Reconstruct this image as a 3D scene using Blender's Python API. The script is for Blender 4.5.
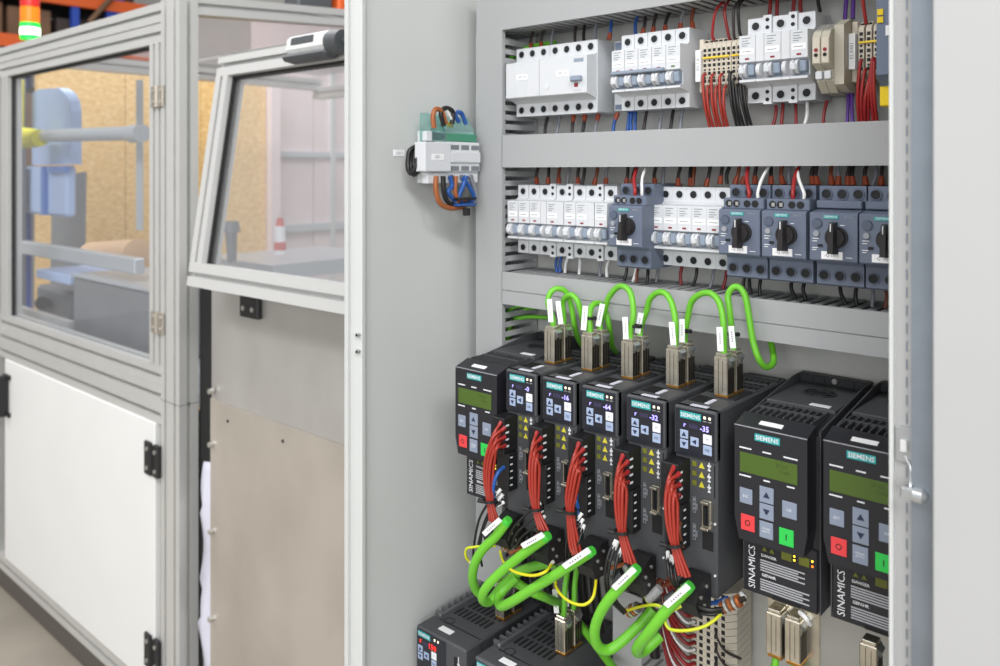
import bpy, math, random
from mathutils import Vector, Matrix
random.seed(7)
# ------------------------------------------------------------------ camera, light, exposure
for o in list(bpy.data.objects): bpy.data.objects.remove(o)
SC = bpy.context.scene
COL = SC.collection
F, CX, CY, D, H = 815.0, 500.0, 172.0, .885, 1.3
TH = math.atan(714/815); SN, CS = math.sin(TH), math.cos(TH)
def P(px, py, y):
    "point of the vertical plane at distance y from the mounting plate that is seen at a photo pixel"
    u = (px-CX)/F; v = (CY-py)/F; z = (y+D)/(CS+u*SN)
    return Vector((z*(-SN+u*CS), y, H+v*z))
def PX(px, py, X):
    u = (px-CX)/F; v = (CY-py)/F; z = X/(-SN+u*CS)
    return Vector((X, z*(CS+u*SN)-D, H+v*z))
cam = bpy.data.cameras.new('camera'); camo = bpy.data.objects.new('camera', cam); COL.objects.link(camo)
camo.location = (0, -D, H); camo.rotation_euler = (math.pi/2, 0, TH)
cam.sensor_width = 36; cam.lens = F*36/1000; cam.shift_y = -(333-CY)/1000; cam.clip_start = .02
cam.dof.use_dof = True; cam.dof.focus_distance = .84; cam.dof.aperture_fstop = 6.3
SC.camera = camo
SC.view_settings.view_transform = 'Standard'; SC.view_settings.look = 'None'
SC.view_settings.gamma = 1; SC.view_settings.exposure = -0.3; SC.view_settings.use_curve_mapping = False
W = bpy.data.worlds.new('hall_light'); SC.world = W; W.use_nodes = True
W.node_tree.nodes['Background'].inputs[0].default_value = (.97, .985, 1, 1)
W.node_tree.nodes['Background'].inputs[1].default_value = .58
def area(name, loc, target, sx, sy, power, col=(1, .995, 1)):
    l = bpy.data.lights.new(name, 'AREA'); l.shape = 'RECTANGLE'; l.size = sx; l.size_y = sy; l.energy = power; l.color = col
    o = bpy.data.objects.new(name, l); COL.objects.link(o); o.location = loc
    o.rotation_euler = (Vector(target)-Vector(loc)).to_track_quat('-Z', 'Y').to_euler()
area('ceiling_lamp_row', (-.6, -2.3, 3.6), (-.55, 0, 1.1), 2.4, .35, 30)
area('ceiling_lamp_row', (1.5, -1.9, 3.3), (-.6, 0, 1.1), 1.8, .35, 84)
area('front_fill_light', (1.5, -4.2, 1.8), (-.6, 0, 1.0), 3.0, 1.8, 122, (.97, .99, 1))  # soft frontal fill added behind the camera to brighten the lower cabinet
area('ceiling_lamp_row', (-2.6, .6, 3.9), (-2.4, .4, 0), 2.5, .6, 150)
area('ceiling_lamp_row', (-3.0, -2.6, 3.9), (-2.2, 0, .6), 2.5, .6, 84)
# ------------------------------------------------------------------ materials
def lin(c):
    c = c/255
    return c/12.92 if c <= .04045 else ((c+.055)/1.055)**2.4
MATS = {}
def mat(name, rgb, rough=.5, metal=0, var=0, scale=30, bump=0, emit=0, spec=.5, bscale=None, stretch=None, rgb2=None, coat=0):
    m = bpy.data.materials.new(name); m.use_nodes = True; nt = m.node_tree; b = nt.nodes['Principled BSDF']
    c = [lin(x) for x in rgb]+[1]
    b.inputs['Base Color'].default_value = c; b.inputs['Roughness'].default_value = rough
    b.inputs['Metallic'].default_value = metal; b.inputs['Specular IOR Level'].default_value = spec
    if coat: b.inputs['Coat Weight'].default_value = coat; b.inputs['Coat Roughness'].default_value = .08
    if emit:
        b.inputs['Emission Color'].default_value = c; b.inputs['Emission Strength'].default_value = emit
    if var or bump or rgb2:
        tc = nt.nodes.new('ShaderNodeTexCoord'); n = nt.nodes.new('ShaderNodeTexNoise')
        n.inputs['Scale'].default_value = scale; n.inputs['Detail'].default_value = 6
        src = tc.outputs['Object']
        if stretch:
            mp = nt.nodes.new('ShaderNodeMapping'); mp.inputs['Scale'].default_value = stretch
            nt.links.new(src, mp.inputs['Vector']); src = mp.outputs['Vector']
        nt.links.new(src, n.inputs['Vector'])
        if var or rgb2:
            r = nt.nodes.new('ShaderNodeValToRGB'); r.color_ramp.elements[0].position = .35; r.color_ramp.elements[1].position = .65
            c2 = [lin(x) for x in rgb2]+[1] if rgb2 else None
            for e, k in ((r.color_ramp.elements[0], 1-var), (r.color_ramp.elements[1], 1+var)):
                e.color = [min(1, x*k) for x in c[:3]]+[1]
            if c2: r.color_ramp.elements[0].color = c; r.color_ramp.elements[1].color = c2
            nt.links.new(n.outputs['Fac'], r.inputs['Fac']); nt.links.new(r.outputs['Color'], b.inputs['Base Color'])
        if bump:
            n2 = n
            if bscale:
                n2 = nt.nodes.new('ShaderNodeTexNoise'); n2.inputs['Scale'].default_value = bscale; nt.links.new(src, n2.inputs['Vector'])
            bp = nt.nodes.new('ShaderNodeBump'); bp.inputs['Strength'].default_value = bump; bp.inputs['Distance'].default_value = .002
            nt.links.new(n2.outputs['Fac'], bp.inputs['Height']); nt.links.new(bp.outputs['Normal'], b.inputs['Normal'])
    MATS[name] = m
    return m
def glass(name, tint, refl=.12, haze=0.0):
    m = bpy.data.materials.new(name); m.use_nodes = True; nt = m.node_tree
    for n in list(nt.nodes): nt.nodes.remove(n)
    out = nt.nodes.new('ShaderNodeOutputMaterial'); t = nt.nodes.new('ShaderNodeBsdfTransparent'); g = nt.nodes.new('ShaderNodeBsdfGlossy')
    t.inputs[0].default_value = (*tint, 1); g.inputs['Roughness'].default_value = .03
    mx = nt.nodes.new('ShaderNodeMixShader'); mx.inputs[0].default_value = refl; nt.links.new(t.outputs[0], mx.inputs[1]); nt.links.new(g.outputs[0], mx.inputs[2])
    last = mx
    if haze:
        d = nt.nodes.new('ShaderNodeBsdfDiffuse'); d.inputs[0].default_value = (.9, .9, .92, 1)
        m2 = nt.nodes.new('ShaderNodeMixShader'); m2.inputs[0].default_value = haze
        nt.links.new(mx.outputs[0], m2.inputs[1]); nt.links.new(d.outputs[0], m2.inputs[2]); last = m2
    nt.links.new(last.outputs[0], out.inputs[0]); MATS[name] = m
mat('cabinet_paint', (200, 202, 200), .45, 0, .015, 8, .03, bscale=600)
mat('cabinet_paint_light', (208, 210, 208), .4)
mat('door_paint', (178, 178, 178), .45, 0, .015, 6, .02, bscale=500)
mat('zinc_strip', (140, 148, 157), .38, .55, .06, 30)
mat('zinc_bright', (205, 208, 210), .3, .8)
mat('galvanised_plate', (198, 198, 194), .4, .3, .12, 9, .05, bscale=60)
mat('duct_grey', (166, 167, 168), .5, 0, .01, 20)
mat('device_white', (210, 212, 215), .42)
mat('device_lightgrey', (214, 217, 219), .45)
mat('device_sidegrey', (196, 199, 202), .5)
mat('toggle_grey', (140, 152, 168), .45)
mat('hole_black', (18, 19, 22), .6)
mat('label_white', (243, 243, 244), .55)
mat('label_pale', (214, 214, 226), .55)
mat('print_grey', (120, 124, 130), .6)
mat('print_white', (225, 227, 230), .6)
mat('print_pale', (176, 178, 182), .6)
mat('print_dim', (150, 152, 158), .6)
mat('indicator_red', (140, 38, 46), .4)
mat('indicator_green', (92, 120, 60), .4)
mat('switch_blue_grey', (102, 111, 129), .45)
mat('switch_blue_dark', (84, 93, 110), .5)
mat('knob_black', (38, 35, 35), .4)
mat('teal', (38, 160, 160), .45)
mat('terminal_beige', (205, 196, 180), .5)
mat('relay_beige', (190, 184, 168), .5)
mat('jumper_yellow', (232, 200, 62), .45)
mat('safety_yellow', (238, 205, 20), .4)
mat('safety_grey', (108, 120, 140), .5)
mat('wire_red', (152, 34, 36), .4)
mat('wire_vermilion', (156, 48, 36), .38)
mat('wire_black', (30, 29, 30), .38)
mat('wire_dark', (52, 44, 44), .42)
mat('wire_brown', (120, 62, 40), .42)
mat('wire_orange', (160, 92, 50), .42)
mat('wire_blue', (36, 84, 156), .4)
mat('wire_purple', (104, 62, 158), .4)
mat('wire_white', (230, 230, 228), .4)
mat('wire_grey', (128, 130, 138), .4)
mat('wire_darkred', (128, 34, 34), .4)
mat('wire_yellow_green', (222, 206, 30), .4, 0, 0, 14, rgb2=(196, 208, 40))
mat('ferrule_orange', (156, 68, 38), .45)
mat('cable_green', (112, 194, 52), .42, 0, .04, 20)
mat('cable_green_tip', (72, 190, 60), .4)
mat('plug_nickel', (206, 200, 184), .26, .85, .12, 60)
mat('plug_dark', (58, 54, 48), .35, .7)
mat('terminal_green', (70, 140, 112), .45)
mat('copper', (190, 110, 60), .4, .6, .3, 300)
mat('brass', (176, 128, 60), .35, .8)
mat('drive_grey', (72, 73, 76), .55, 0, .03, 60, .05, bscale=900)
mat('drive_dark', (44, 45, 48), .5, 0, .03, 60)
mat('panel_navy', (32, 34, 43), .3, coat=.2)
mat('bop_black', (36, 36, 41), .38)
mat('vent_black', (20, 20, 21), .7)
mat('lcd_green', (74, 98, 34), .3, 0, .05, 30, coat=.3)
mat('lcd_ink', (58, 78, 30), .5)
mat('key_blue', (160, 176, 204), .4)
mat('key_grey', (136, 146, 164), .4)
mat('key_white', (232, 233, 236), .4)
mat('key_red', (226, 66, 70), .4)
mat('key_green', (48, 200, 82), .4)
mat('key_ink', (38, 46, 76), .5)
mat('segment_violet', (170, 160, 255), .4, emit=1.6)
mat('segment_dim', (72, 66, 104), .4)
mat('segment_red', (255, 48, 36), .4, emit=1.4)
mat('led_white', (255, 246, 214), .4, emit=1.0)
mat('led_yellow', (255, 214, 60), .4, emit=2.5)
mat('led_orange', (255, 120, 30), .4, emit=2.5)
mat('warning_yellow', (206, 196, 60), .5)
mat('olive_window', (112, 116, 40), .4)
mat('connector_black', (23, 23, 25), .45)
mat('fin_aluminium', (112, 114, 117), .42, .4)
mat('aluminium', (212, 212, 209), .36, .35, .02, 12)
mat('aluminium_white', (206, 206, 204), .38, .2)
mat('groove_grey', (128, 128, 128), .5, .3)
mat('white_sheet', (238, 238, 236), .4, 0, .01, 5)
mat('stainless', (182, 174, 164), .42, .4, 0, 4.5, .03, bscale=40, stretch=(1, 1, .8), rgb2=(198, 190, 180))
mat('stainless_grey', (184, 181, 177), .36, .5, 0, 4, .03, bscale=30, stretch=(1.2, 1, .8), rgb2=(200, 198, 195))
mat('hinge_black', (32, 32, 34), .45)
mat('hinge_nickel', (188, 180, 168), .4, .7)
mat('screw_steel', (210, 210, 206), .3, .8)
mat('rubber_black', (26, 26, 27), .6)
mat('handle_white', (226, 227, 226), .4)
mat('handle_dark', (74, 77, 80), .5)
mat('osb', (212, 168, 106), .7, 0, 0, 42, .2, rgb2=(232, 200, 142), stretch=(1, 1, 2.2))
mat('concrete', (150, 142, 130), .6, 0, .12, 3, .05, bscale=40)
mat('hall_wall', (214, 212, 208), .7, 0, .03, 1)
mat('pale_board', (222, 206, 206), .6, 0, .05, 3)
mat('roof_board', (210, 206, 206), .5, 0, .06, 4, stretch=(.3, 4, 1))
mat('rack_blue', (38, 72, 168), .5)
mat('rack_orange', (212, 92, 32), .5)
mat('carton_brown', (112, 84, 62), .7, 0, .15, 4)
mat('carton_dark', (62, 52, 50), .7, 0, .2, 4)
mat('stack_red', (205, 40, 36), .3, emit=.15)
mat('stack_orange', (255, 128, 20), .3, emit=.25)
mat('stack_green', (30, 220, 70), .3, emit=1.5)
mat('stack_core', (225, 255, 232), .3, emit=6)
mat('pale_blue', (176, 196, 232), .5)
mat('motor_blue', (96, 136, 206), .45)
mat('roller_grey', (196, 200, 204), .35, .3)
mat('base_brown', (92, 86, 80), .7)
mat('steel_box', (150, 152, 156), .4, .5, .05, 6)
mat('machine_grey', (118, 120, 124), .5, .2)
mat('cap_yellow', (216, 208, 60), .5)
mat('rag_white', (218, 218, 232), .8, 0, .05, 8, .3, bscale=20)
mat('peach', (226, 188, 150), .6)
mat('safety_cone_red', (206, 70, 50), .5)
glass('clear_pane', (.96, .97, .98), .07, haze=.035)
glass('flap_pane', (.94, .95, .96), .09, haze=.07)
glass('teal_cover', (.55, .82, .78), haze=.1)
glass('roof_sheet', (.9, .88, .88), .06, haze=.35)
glass('clear_sleeve', (.8, .8, .8), haze=.3)
# ------------------------------------------------------------------ mesh helpers
class MB:
    def __init__(s): s.v = []; s.f = []; s.mi = []; s.m = 0; s.sm = []
    def add(s, vs, fs, smooth=False):
        n = len(s.v); s.v += [tuple(v) for v in vs]
        for f in fs: s.f.append([i+n for i in f]); s.mi.append(s.m); s.sm.append(smooth)
        return s
    def box(s, x0, x1, y0, y1, z0, z1, c=0.0):
        if x0 > x1: x0, x1 = x1, x0
        if y0 > y1: y0, y1 = y1, y0
        if z0 > z1: z0, z1 = z1, z0
        if c <= 0:
            v = [(x, y, z) for x in (x0, x1) for y in (y0, y1) for z in (z0, z1)]
            return s.add(v, [(0, 1, 3, 2), (4, 6, 7, 5), (0, 4, 5, 1), (2, 3, 7, 6), (0, 2, 6, 4), (1, 5, 7, 3)])
        c = min(c, (x1-x0)*.45, (y1-y0)*.45, (z1-z0)*.45)
        lo, hi = (x0, y0, z0), (x1, y1, z1); v = []; ix = {}
        for a in (0, 1):
            for b in (0, 1):
                for d in (0, 1):
                    for ax in range(3):
                        p = [(lo, hi)[k][i] for i, k in enumerate((a, b, d))]
                        for i, k in enumerate((a, b, d)):
                            if i != ax: p[i] += c if k == 0 else -c
                        ix[(a, b, d, ax)] = len(v); v.append(p)
        fs = []
        for k in (0, 1):
            q = [(0, 0), (0, 1), (1, 1), (1, 0)]
            fs.append([ix[(k, a, b, 0)] for a, b in (q if k == 0 else q[::-1])])
            fs.append([ix[(a, k, b, 1)] for a, b in (q[::-1] if k == 0 else q)])
            fs.append([ix[(a, b, k, 2)] for a, b in (q if k == 0 else q[::-1])])
        for a in (0, 1):
            for b in (0, 1):
                fs.append([ix[(a, b, 0, 0)], ix[(a, b, 1, 0)], ix[(a, b, 1, 1)], ix[(a, b, 0, 1)]])
                fs.append([ix[(a, 0, b, 0)], ix[(a, 1, b, 0)], ix[(a, 1, b, 2)], ix[(a, 0, b, 2)]])
                fs.append([ix[(0, a, b, 1)], ix[(1, a, b, 1)], ix[(1, a, b, 2)], ix[(0, a, b, 2)]])
                for d in (0, 1): fs.append([ix[(a, b, d, i)] for i in range(3)])
        return s.add(v, fs)
    def prism(s, poly, a0, a1, axis='x'):
        "polygon extruded along an axis; poly in (y,z) for x, (x,z) for y, (x,y) for z"
        n = len(poly)
        def mk(p, a): return {'x': (a, p[0], p[1]), 'y': (p[0], a, p[1]), 'z': (p[0], p[1], a)}[axis]
        v = [mk(p, a0) for p in poly]+[mk(p, a1) for p in poly]
        return s.add(v, [list(range(n)), list(range(2*n-1, n-1, -1))]+[(i, (i+1) % n, n+(i+1) % n, n+i) for i in range(n)])
    def cyl(s, p0, p1, r, r1=None, n=12, cap=True):
        p0, p1 = Vector(p0), Vector(p1); r1 = r if r1 is None else r1
        a = (p1-p0).normalized(); b = a.orthogonal().normalized(); c = a.cross(b)
        v = []
        for p, q in ((p0, r), (p1, r1)):
            for i in range(n):
                t = 2*math.pi*i/n; v.append(p+b*(math.cos(t)*q)+c*(math.sin(t)*q))
        s.add(v, [(i, (i+1) % n, n+(i+1) % n, n+i) for i in range(n)], True)
        if cap: s.add(v, [list(range(n))[::-1], list(range(n, 2*n))])
        return s
    def ring(s, p, ax, r0, r1, h, n=16):
        p = Vector(p); a = Vector(ax).normalized(); b = a.orthogonal().normalized(); c = a.cross(b); v = []
        for q, hh in ((r0, 0), (r1, 0), (r1, h), (r0, h)):
            for i in range(n):
                t = 2*math.pi*i/n; v.append(p+a*hh+b*(math.cos(t)*q)+c*(math.sin(t)*q))
        f = []
        for k in range(4):
            for i in range(n): f.append((k*n+i, k*n+(i+1) % n, ((k+1) % 4)*n+(i+1) % n, ((k+1) % 4)*n+i))
        return s.add(v, f)
    def tube(s, pts, r, n=8, sub=5, raw=False):
        pts = [Vector(p) for p in pts]
        q = pts
        if not raw and len(pts) > 2:
            e = [pts[0]*2-pts[1]]+pts+[pts[-1]*2-pts[-2]]; q = []
            for i in range(1, len(e)-2):
                for k in range(sub):
                    t = k/sub; a, b, c, d = e[i-1], e[i], e[i+1], e[i+2]
                    q.append(.5*((2*b)+(c-a)*t+(2*a-5*b+4*c-d)*t*t+(3*b-a-3*c+d)*t**3))
            q.append(pts[-1])
        t = (q[1]-q[0]).normalized(); nrm = t.orthogonal().normalized(); v = []
        for i, p in enumerate(q):
            t2 = (q[min(i+1, len(q)-1)]-q[max(i-1, 0)]).normalized()
            nrm = (nrm-t2*nrm.dot(t2)).normalized(); bn = t2.cross(nrm)
            for k in range(n):
                an = 2*math.pi*k/n; v.append(p+nrm*(r*math.cos(an))+bn*(r*math.sin(an)))
        L = len(q)
        s.add(v, [(i*n+k, i*n+(k+1) % n, (i+1)*n+(k+1) % n, (i+1)*n+k) for i in range(L-1) for k in range(n)], True)
        s.add(v, [list(range(n))[::-1], list(range((L-1)*n, L*n))])
        return s
    def mesh(s, name, mats):
        me = bpy.data.meshes.new(name); me.from_pydata(s.v, [], s.f); me.update()
        for m in ([mats] if isinstance(mats, str) else mats): me.materials.append(MATS[m])
        me.polygons.foreach_set('material_index', s.mi); me.polygons.foreach_set('use_smooth', s.sm)
        import bmesh
        bm = bmesh.new(); bm.from_mesh(me); bmesh.ops.recalc_face_normals(bm, faces=bm.faces); bm.to_mesh(me); bm.free()
        return me
def B(*a, **k): return MB().box(*a, **k)
FINE = {'printed_lines', 'contact_openings', 'top_vents', 'vent_ribs', 'menu_words', 'warning_text', 'port_symbols', 'pin_diagrams', 'vent_bars', 'port_recess', 'cover_screws', 'warning_frames', 'warning_triangles', 'printed_marks', 'marker_print', 'rear_tabs', 'body_seams', 'side_slots', 'shell_seam', 'top_ribs', 'blue_edge', 'indicator_window', 'port_symbol'}
def ob(name, me, parent=None, loc=(0, 0, 0)):
    o = bpy.data.objects.new(name, me)
    if name in FINE and me and len(me.polygons) > 6: o['kind'] = 'stuff'
    COL.objects.link(o); o.location = loc; o.parent = parent
    return o
def tag(o, label, cat, group=None, kind=None):
    if label: o['label'] = label
    if cat: o['category'] = cat
    if group: o['group'] = group
    if kind: o['kind'] = kind
    return o
def thing(name, loc, label, cat, group=None):
    o = bpy.data.objects.new(name, None); COL.objects.link(o); o.location = loc; o.empty_display_size = .02
    return tag(o, label, cat, group)
def part(name, mb, mats, parent, loc=(0, 0, 0)): return ob(name, mb.mesh(name, mats), parent, loc)
def inst(parts, parent):
    "parts: (name, mesh, offset, children)"
    for n, me, off, ch in parts:
        o = ob(n, me, parent, off)
        for n2, me2, off2 in ch: ob(n2, me2, o, off2)
TX = {}
def text(s, size, m, bold=0, vertical=False, xs=1.0):
    "flat lettering facing -y, centred on its origin"
    key = (s, size, m, vertical, xs)
    if key in TX: return TX[key]
    cu = bpy.data.curves.new('lettering', 'FONT'); cu.body = s; cu.size = size; cu.align_x = 'CENTER'; cu.align_y = 'CENTER'
    cu.resolution_u = 2; cu.offset = bold
    t = bpy.data.objects.new('lettering', cu); COL.objects.link(t)
    bpy.context.view_layer.update()
    me = bpy.data.meshes.new_from_object(t.evaluated_get(bpy.context.evaluated_depsgraph_get()))
    bpy.data.objects.remove(t)
    for v in me.vertices:
        x, y = v.co.x*xs, v.co.y
        v.co = (-y, 0, x) if vertical else (x, 0, y)
    me.materials.clear(); me.materials.append(MATS[m]); me.name = 'lettering'
    TX[key] = me
    return me
# ------------------------------------------------------------------ setting
def struct(name, mb, m):
    o = part(name, mb, m, None); o['kind'] = 'structure'; return o
struct('floor', B(-9, 3, -4, 7, -.1, 0), 'concrete')
struct('wall_back', B(-9, 3, 6.9, 7, 0, 5), 'hall_wall')
# ------------------------------------------------------------------ electrical cabinet
class World:
    "a thing whose parts are written in world coordinates"
    def __init__(s, name, base, label, cat, group=None):
        s.b = Vector(base); s.o = thing(name, base, label, cat, group)
    def part(s, name, mb, m, parent=None):
        if parent is None: return part(name, mb, m, s.o, -s.b)
        return part(name, mb, m, parent)
cab = World('electrical_cabinet', (-.2, -.12, 0), 'light grey steel control cabinet, left bay open, full of drives and breakers', 'cabinet')
XW = -.78
cab.part('plinth', B(-.80, .42, -.27, .03, 0, .1), 'drive_dark')
sp = cab.part('side_panel', B(-.802, XW, -.2535, .03, .1, 1.90), 'cabinet_paint')
cab.part('rear_panel', B(XW, .40, .022, .03, .1, 1.90), 'cabinet_paint')
cab.part('roof_panel', B(-.802, .42, -.27, .03, 1.90, 1.92), 'cabinet_paint')
cab.part('floor_panel', B(XW, .40, -.262, .022, .1, .12), 'cabinet_paint')
cab.part('side_panel', B(.40, .42, -.262, .03, .1, 1.90), 'cabinet_paint')
fl = MB().prism([(-.798, -.2535), (-.798, -.2620), (-.7975, -.2625), (-.7915, -.2625), (-.7910, -.2620), (-.7910, -.2580), (-.7745, -.2535), (-.7745, -.2490), (-.7788, -.2490), (-.7788, -.2510), (-.7900, -.2535)], .1, 1.90, 'z')
fr = cab.part('front_flange', fl, 'cabinet_paint')
for py in (339, 356):
    q = P(358, py, -.272)
    q.x = -.7795
    sc = MB().cyl((q.x, -.2545, q.z), (q.x+.001, -.259, q.z), .0034, .0026); sc.m = 1
    sc.cyl((q.x+.001, -.2589, q.z), (q.x+.0011, -.2597, q.z), .0013)
    cab.part('flange_screw', sc, ['screw_steel', 'hole_black'], fr)
cab.part('mounting_plate', B(-.772, .38, .002, .005, .2, 1.88), 'galvanised_plate')
# closed right-hand door: folded edge, lip with punched holes, lock keeper and roller
dr = cab.part('door_panel', MB().box(-.1368, .41, -.300, -.2985, .1, 1.90, c=.0006).box(-.1378, -.1352, -.3004, -.284, .1, 1.90, c=.001), 'door_paint')
cab.part('door_edge_strip', B(-.1545, -.1355, -.286, -.2835, .1, 1.90), 'zinc_strip', dr)
cab.part('door_edge_fold', MB().box(-.1688, -.1538, -.2722, -.270, .1, 1.90).box(-.1552, -.1535, -.2835, -.270, .1, 1.90), 'door_paint', dr)
cab.part('door_edge_lip', MB().box(-.1715, -.1685, -.2765, -.262, .1, 1.90, c=.001), 'cabinet_paint_light', dr)
ho = MB(); z = .9
while z < 1.75:
    ho.box(-.1612, -.1602, -.2726, -.2721, z, z+.0075); z += .0125
hs = cab.part('punched_slots', ho, 'zinc_strip', dr); hs['kind'] = 'stuff'
z0, z1 = P(908, 463, -.275).z, P(908, 428, -.275).z
kp = MB().box(-.1672, -.1552, -.2755, -.2725, z0, z1, c=.0005); kp.m = 1
kp.box(-.1635, -.159, -.2790, -.2755, z0+.008, z1-.008, c=.0005)
cab.part('lock_keeper', kp, ['zinc_bright', 'cabinet_paint_light'], dr)
zc = P(922, 492, -.28).z
rl = MB().box(-.1605, -.15, -.2905, -.286, zc-.004, zc+.004, c=.001).cyl((-.152, -.2885, zc), (-.1462, -.2885, zc), .0052).cyl((-.1462, -.2885, zc), (-.144, -.2885, zc), .0038, .002)
cab.part('lock_roller', rl, 'zinc_bright', dr)
hk = MB().tube([(-.161, -.275, z0+.004), (-.156, -.279, z0-.003), (-.1545, -.2875, z0-.012), (-.1545, -.2875, z0-.019)], .0011, 6)
cab.part('lock_hook', hk, 'zinc_bright', dr)

# ------------------------------------------------------------------ cable ducts
FING = B(-.0037, .0037, -.070, -.004, -.0006, .0006).mesh('duct_finger', 'duct_grey')
FINGV = B(-.0006, .0006, -.070, -.004, -.0036, .0036).mesh('duct_finger', 'duct_grey')
def duct(x0, x1, z0, z1, label, seam=None):
    d = World('cable_duct', ((x0+x1)/2, 0, z0), label, 'cable duct', 'slotted grey wiring ducts')
    d.part('duct_base', MB().box(x0, x1, -.003, -.0005, z0, z1), 'duct_grey')
    cv = MB()
    if seam:
        cv.box(x0, x1, -.0765, -.074, seam+.0006, z1); cv.box(x0, x1, -.0765, -.074, z0, seam-.0006); cv.box(x0, x1, -.0745, -.073, seam-.002, seam+.002)
    else: cv.box(x0, x1, -.0765, -.074, z0, z1)
    cv.box(x0, x1, -.0765, -.072, z1, z1+.0010).box(x0, x1, -.0765, -.072, z0-.0010, z0)
    d.part('duct_cover', cv, 'duct_grey')
    bw = MB()  # black wires added inside so the gaps between fingers look dark
    for k in range(6):
        for zz in (z0+.0065, z1-.0065): bw.tube([(x0+.02, -.011-k*.0095, zz), ((x0+x1)/2, -.0125-k*.0095, zz+.0008*(k % 2)), (x1-.01, -.011-k*.0095, zz)], .0042, 6, 6)
    d.part('added_dark_wires', bw, 'wire_black')['kind'] = 'stuff'
    x = x0+.008
    while x < x1-.004:
        for zz in (z0+.0006, z1-.0006):
            ob('duct_finger', FING, d.o, Vector((x, 0, zz))-d.b)
        x += .0125
    return d
duct(-.7505, -.03, 1.488, 1.548, 'grey slotted cable duct above the upper breaker row')
duct(-.7055, -.03, 1.307, 1.347, 'grey slotted cable duct between the two breaker rows')
duct(-.7055, -.03, 1.1275, 1.168, 'grey slotted cable duct above the servo drives, with a seam along its cover', 1.145)
vd = World('cable_duct', (-.728, 0, .45), 'upright grey cable duct beside the cabinet side wall', 'cable duct', 'slotted grey wiring ducts')
vd.part('duct_base', B(-.7505, -.706, -.003, -.0005, .75, 1.487), 'duct_grey')
vd.part('duct_cover', MB().box(-.7505, -.706, -.0765, -.074, .75, 1.487).box(-.7517, -.7505, -.0765, -.06, .75, 1.487).box(-.706, -.7048, -.0765, -.07, .75, 1.487), 'duct_grey')
vd.part('duct_wall', B(-.7505, -.7495, -.074, -.003, .75, 1.487), 'duct_grey')
z = .76
while z < 1.482:
    ob('duct_finger', FINGV, vd.o, Vector((-.7066, 0, z))-vd.b); z += .0125
# green cables bundled in the upright duct behind the drives
for i, (zz, yy) in enumerate(((1.115, -.03), (1.104, -.04), (1.121, -.048), (1.470, -.03), (1.462, -.045))):
    m = MB().tube([(-.735, yy, zz-.05), (-.72, yy, zz-.012), (-.70, yy+.004, zz), (-.66, yy+.012, zz+.003)], .0028)
    tag(part('cable', m, 'cable_green', None), 'green cable leaving the upright duct '+('behind the servo drives' if i < 3 else 'at the top corner'), 'cable', 'green cables in the upright duct')
# slotted duct by the lower terminal strip
ld = World('cable_duct', (-.51, 0, .5), 'short upright slotted duct beside the lowest terminal strip', 'cable duct', 'slotted grey wiring ducts')
ld.part('duct_base', B(-.545, -.505, -.003, -.0005, .45, .80), 'duct_grey')
ld.part('duct_cover', B(-.545, -.505, -.0565, -.054, .45, .80), 'duct_grey')
FINGS = B(-.0006, .0006, -.054, -.003, -.0038, .0038).mesh('duct_finger', 'duct_grey')
z = .5
while z < .79:
    ob('duct_finger', FINGS, ld.o, Vector((-.5056, 0, z))-ld.b); z += .0125
R1, R2 = 1.4185, 1.238
for zc, w in ((R1, 'upper'), (R2, 'lower')):
    m = MB().box(-.70, -.03, -.0015, -.0005, zc-.0135, zc+.0135).box(-.70, -.03, -.0075, -.0005, zc-.0125, zc-.0115).box(-.70, -.03, -.0075, -.0005, zc+.0115, zc+.0125).box(-.70, -.03, -.0078, -.0068, zc+.0115, zc+.0175).box(-.70, -.03, -.0078, -.0068, zc-.0175, zc-.0115)
    tag(part('din_rail', m, 'zinc_bright', None), 'zinc mounting rail behind the '+w+' row of breakers', 'rail')

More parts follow.
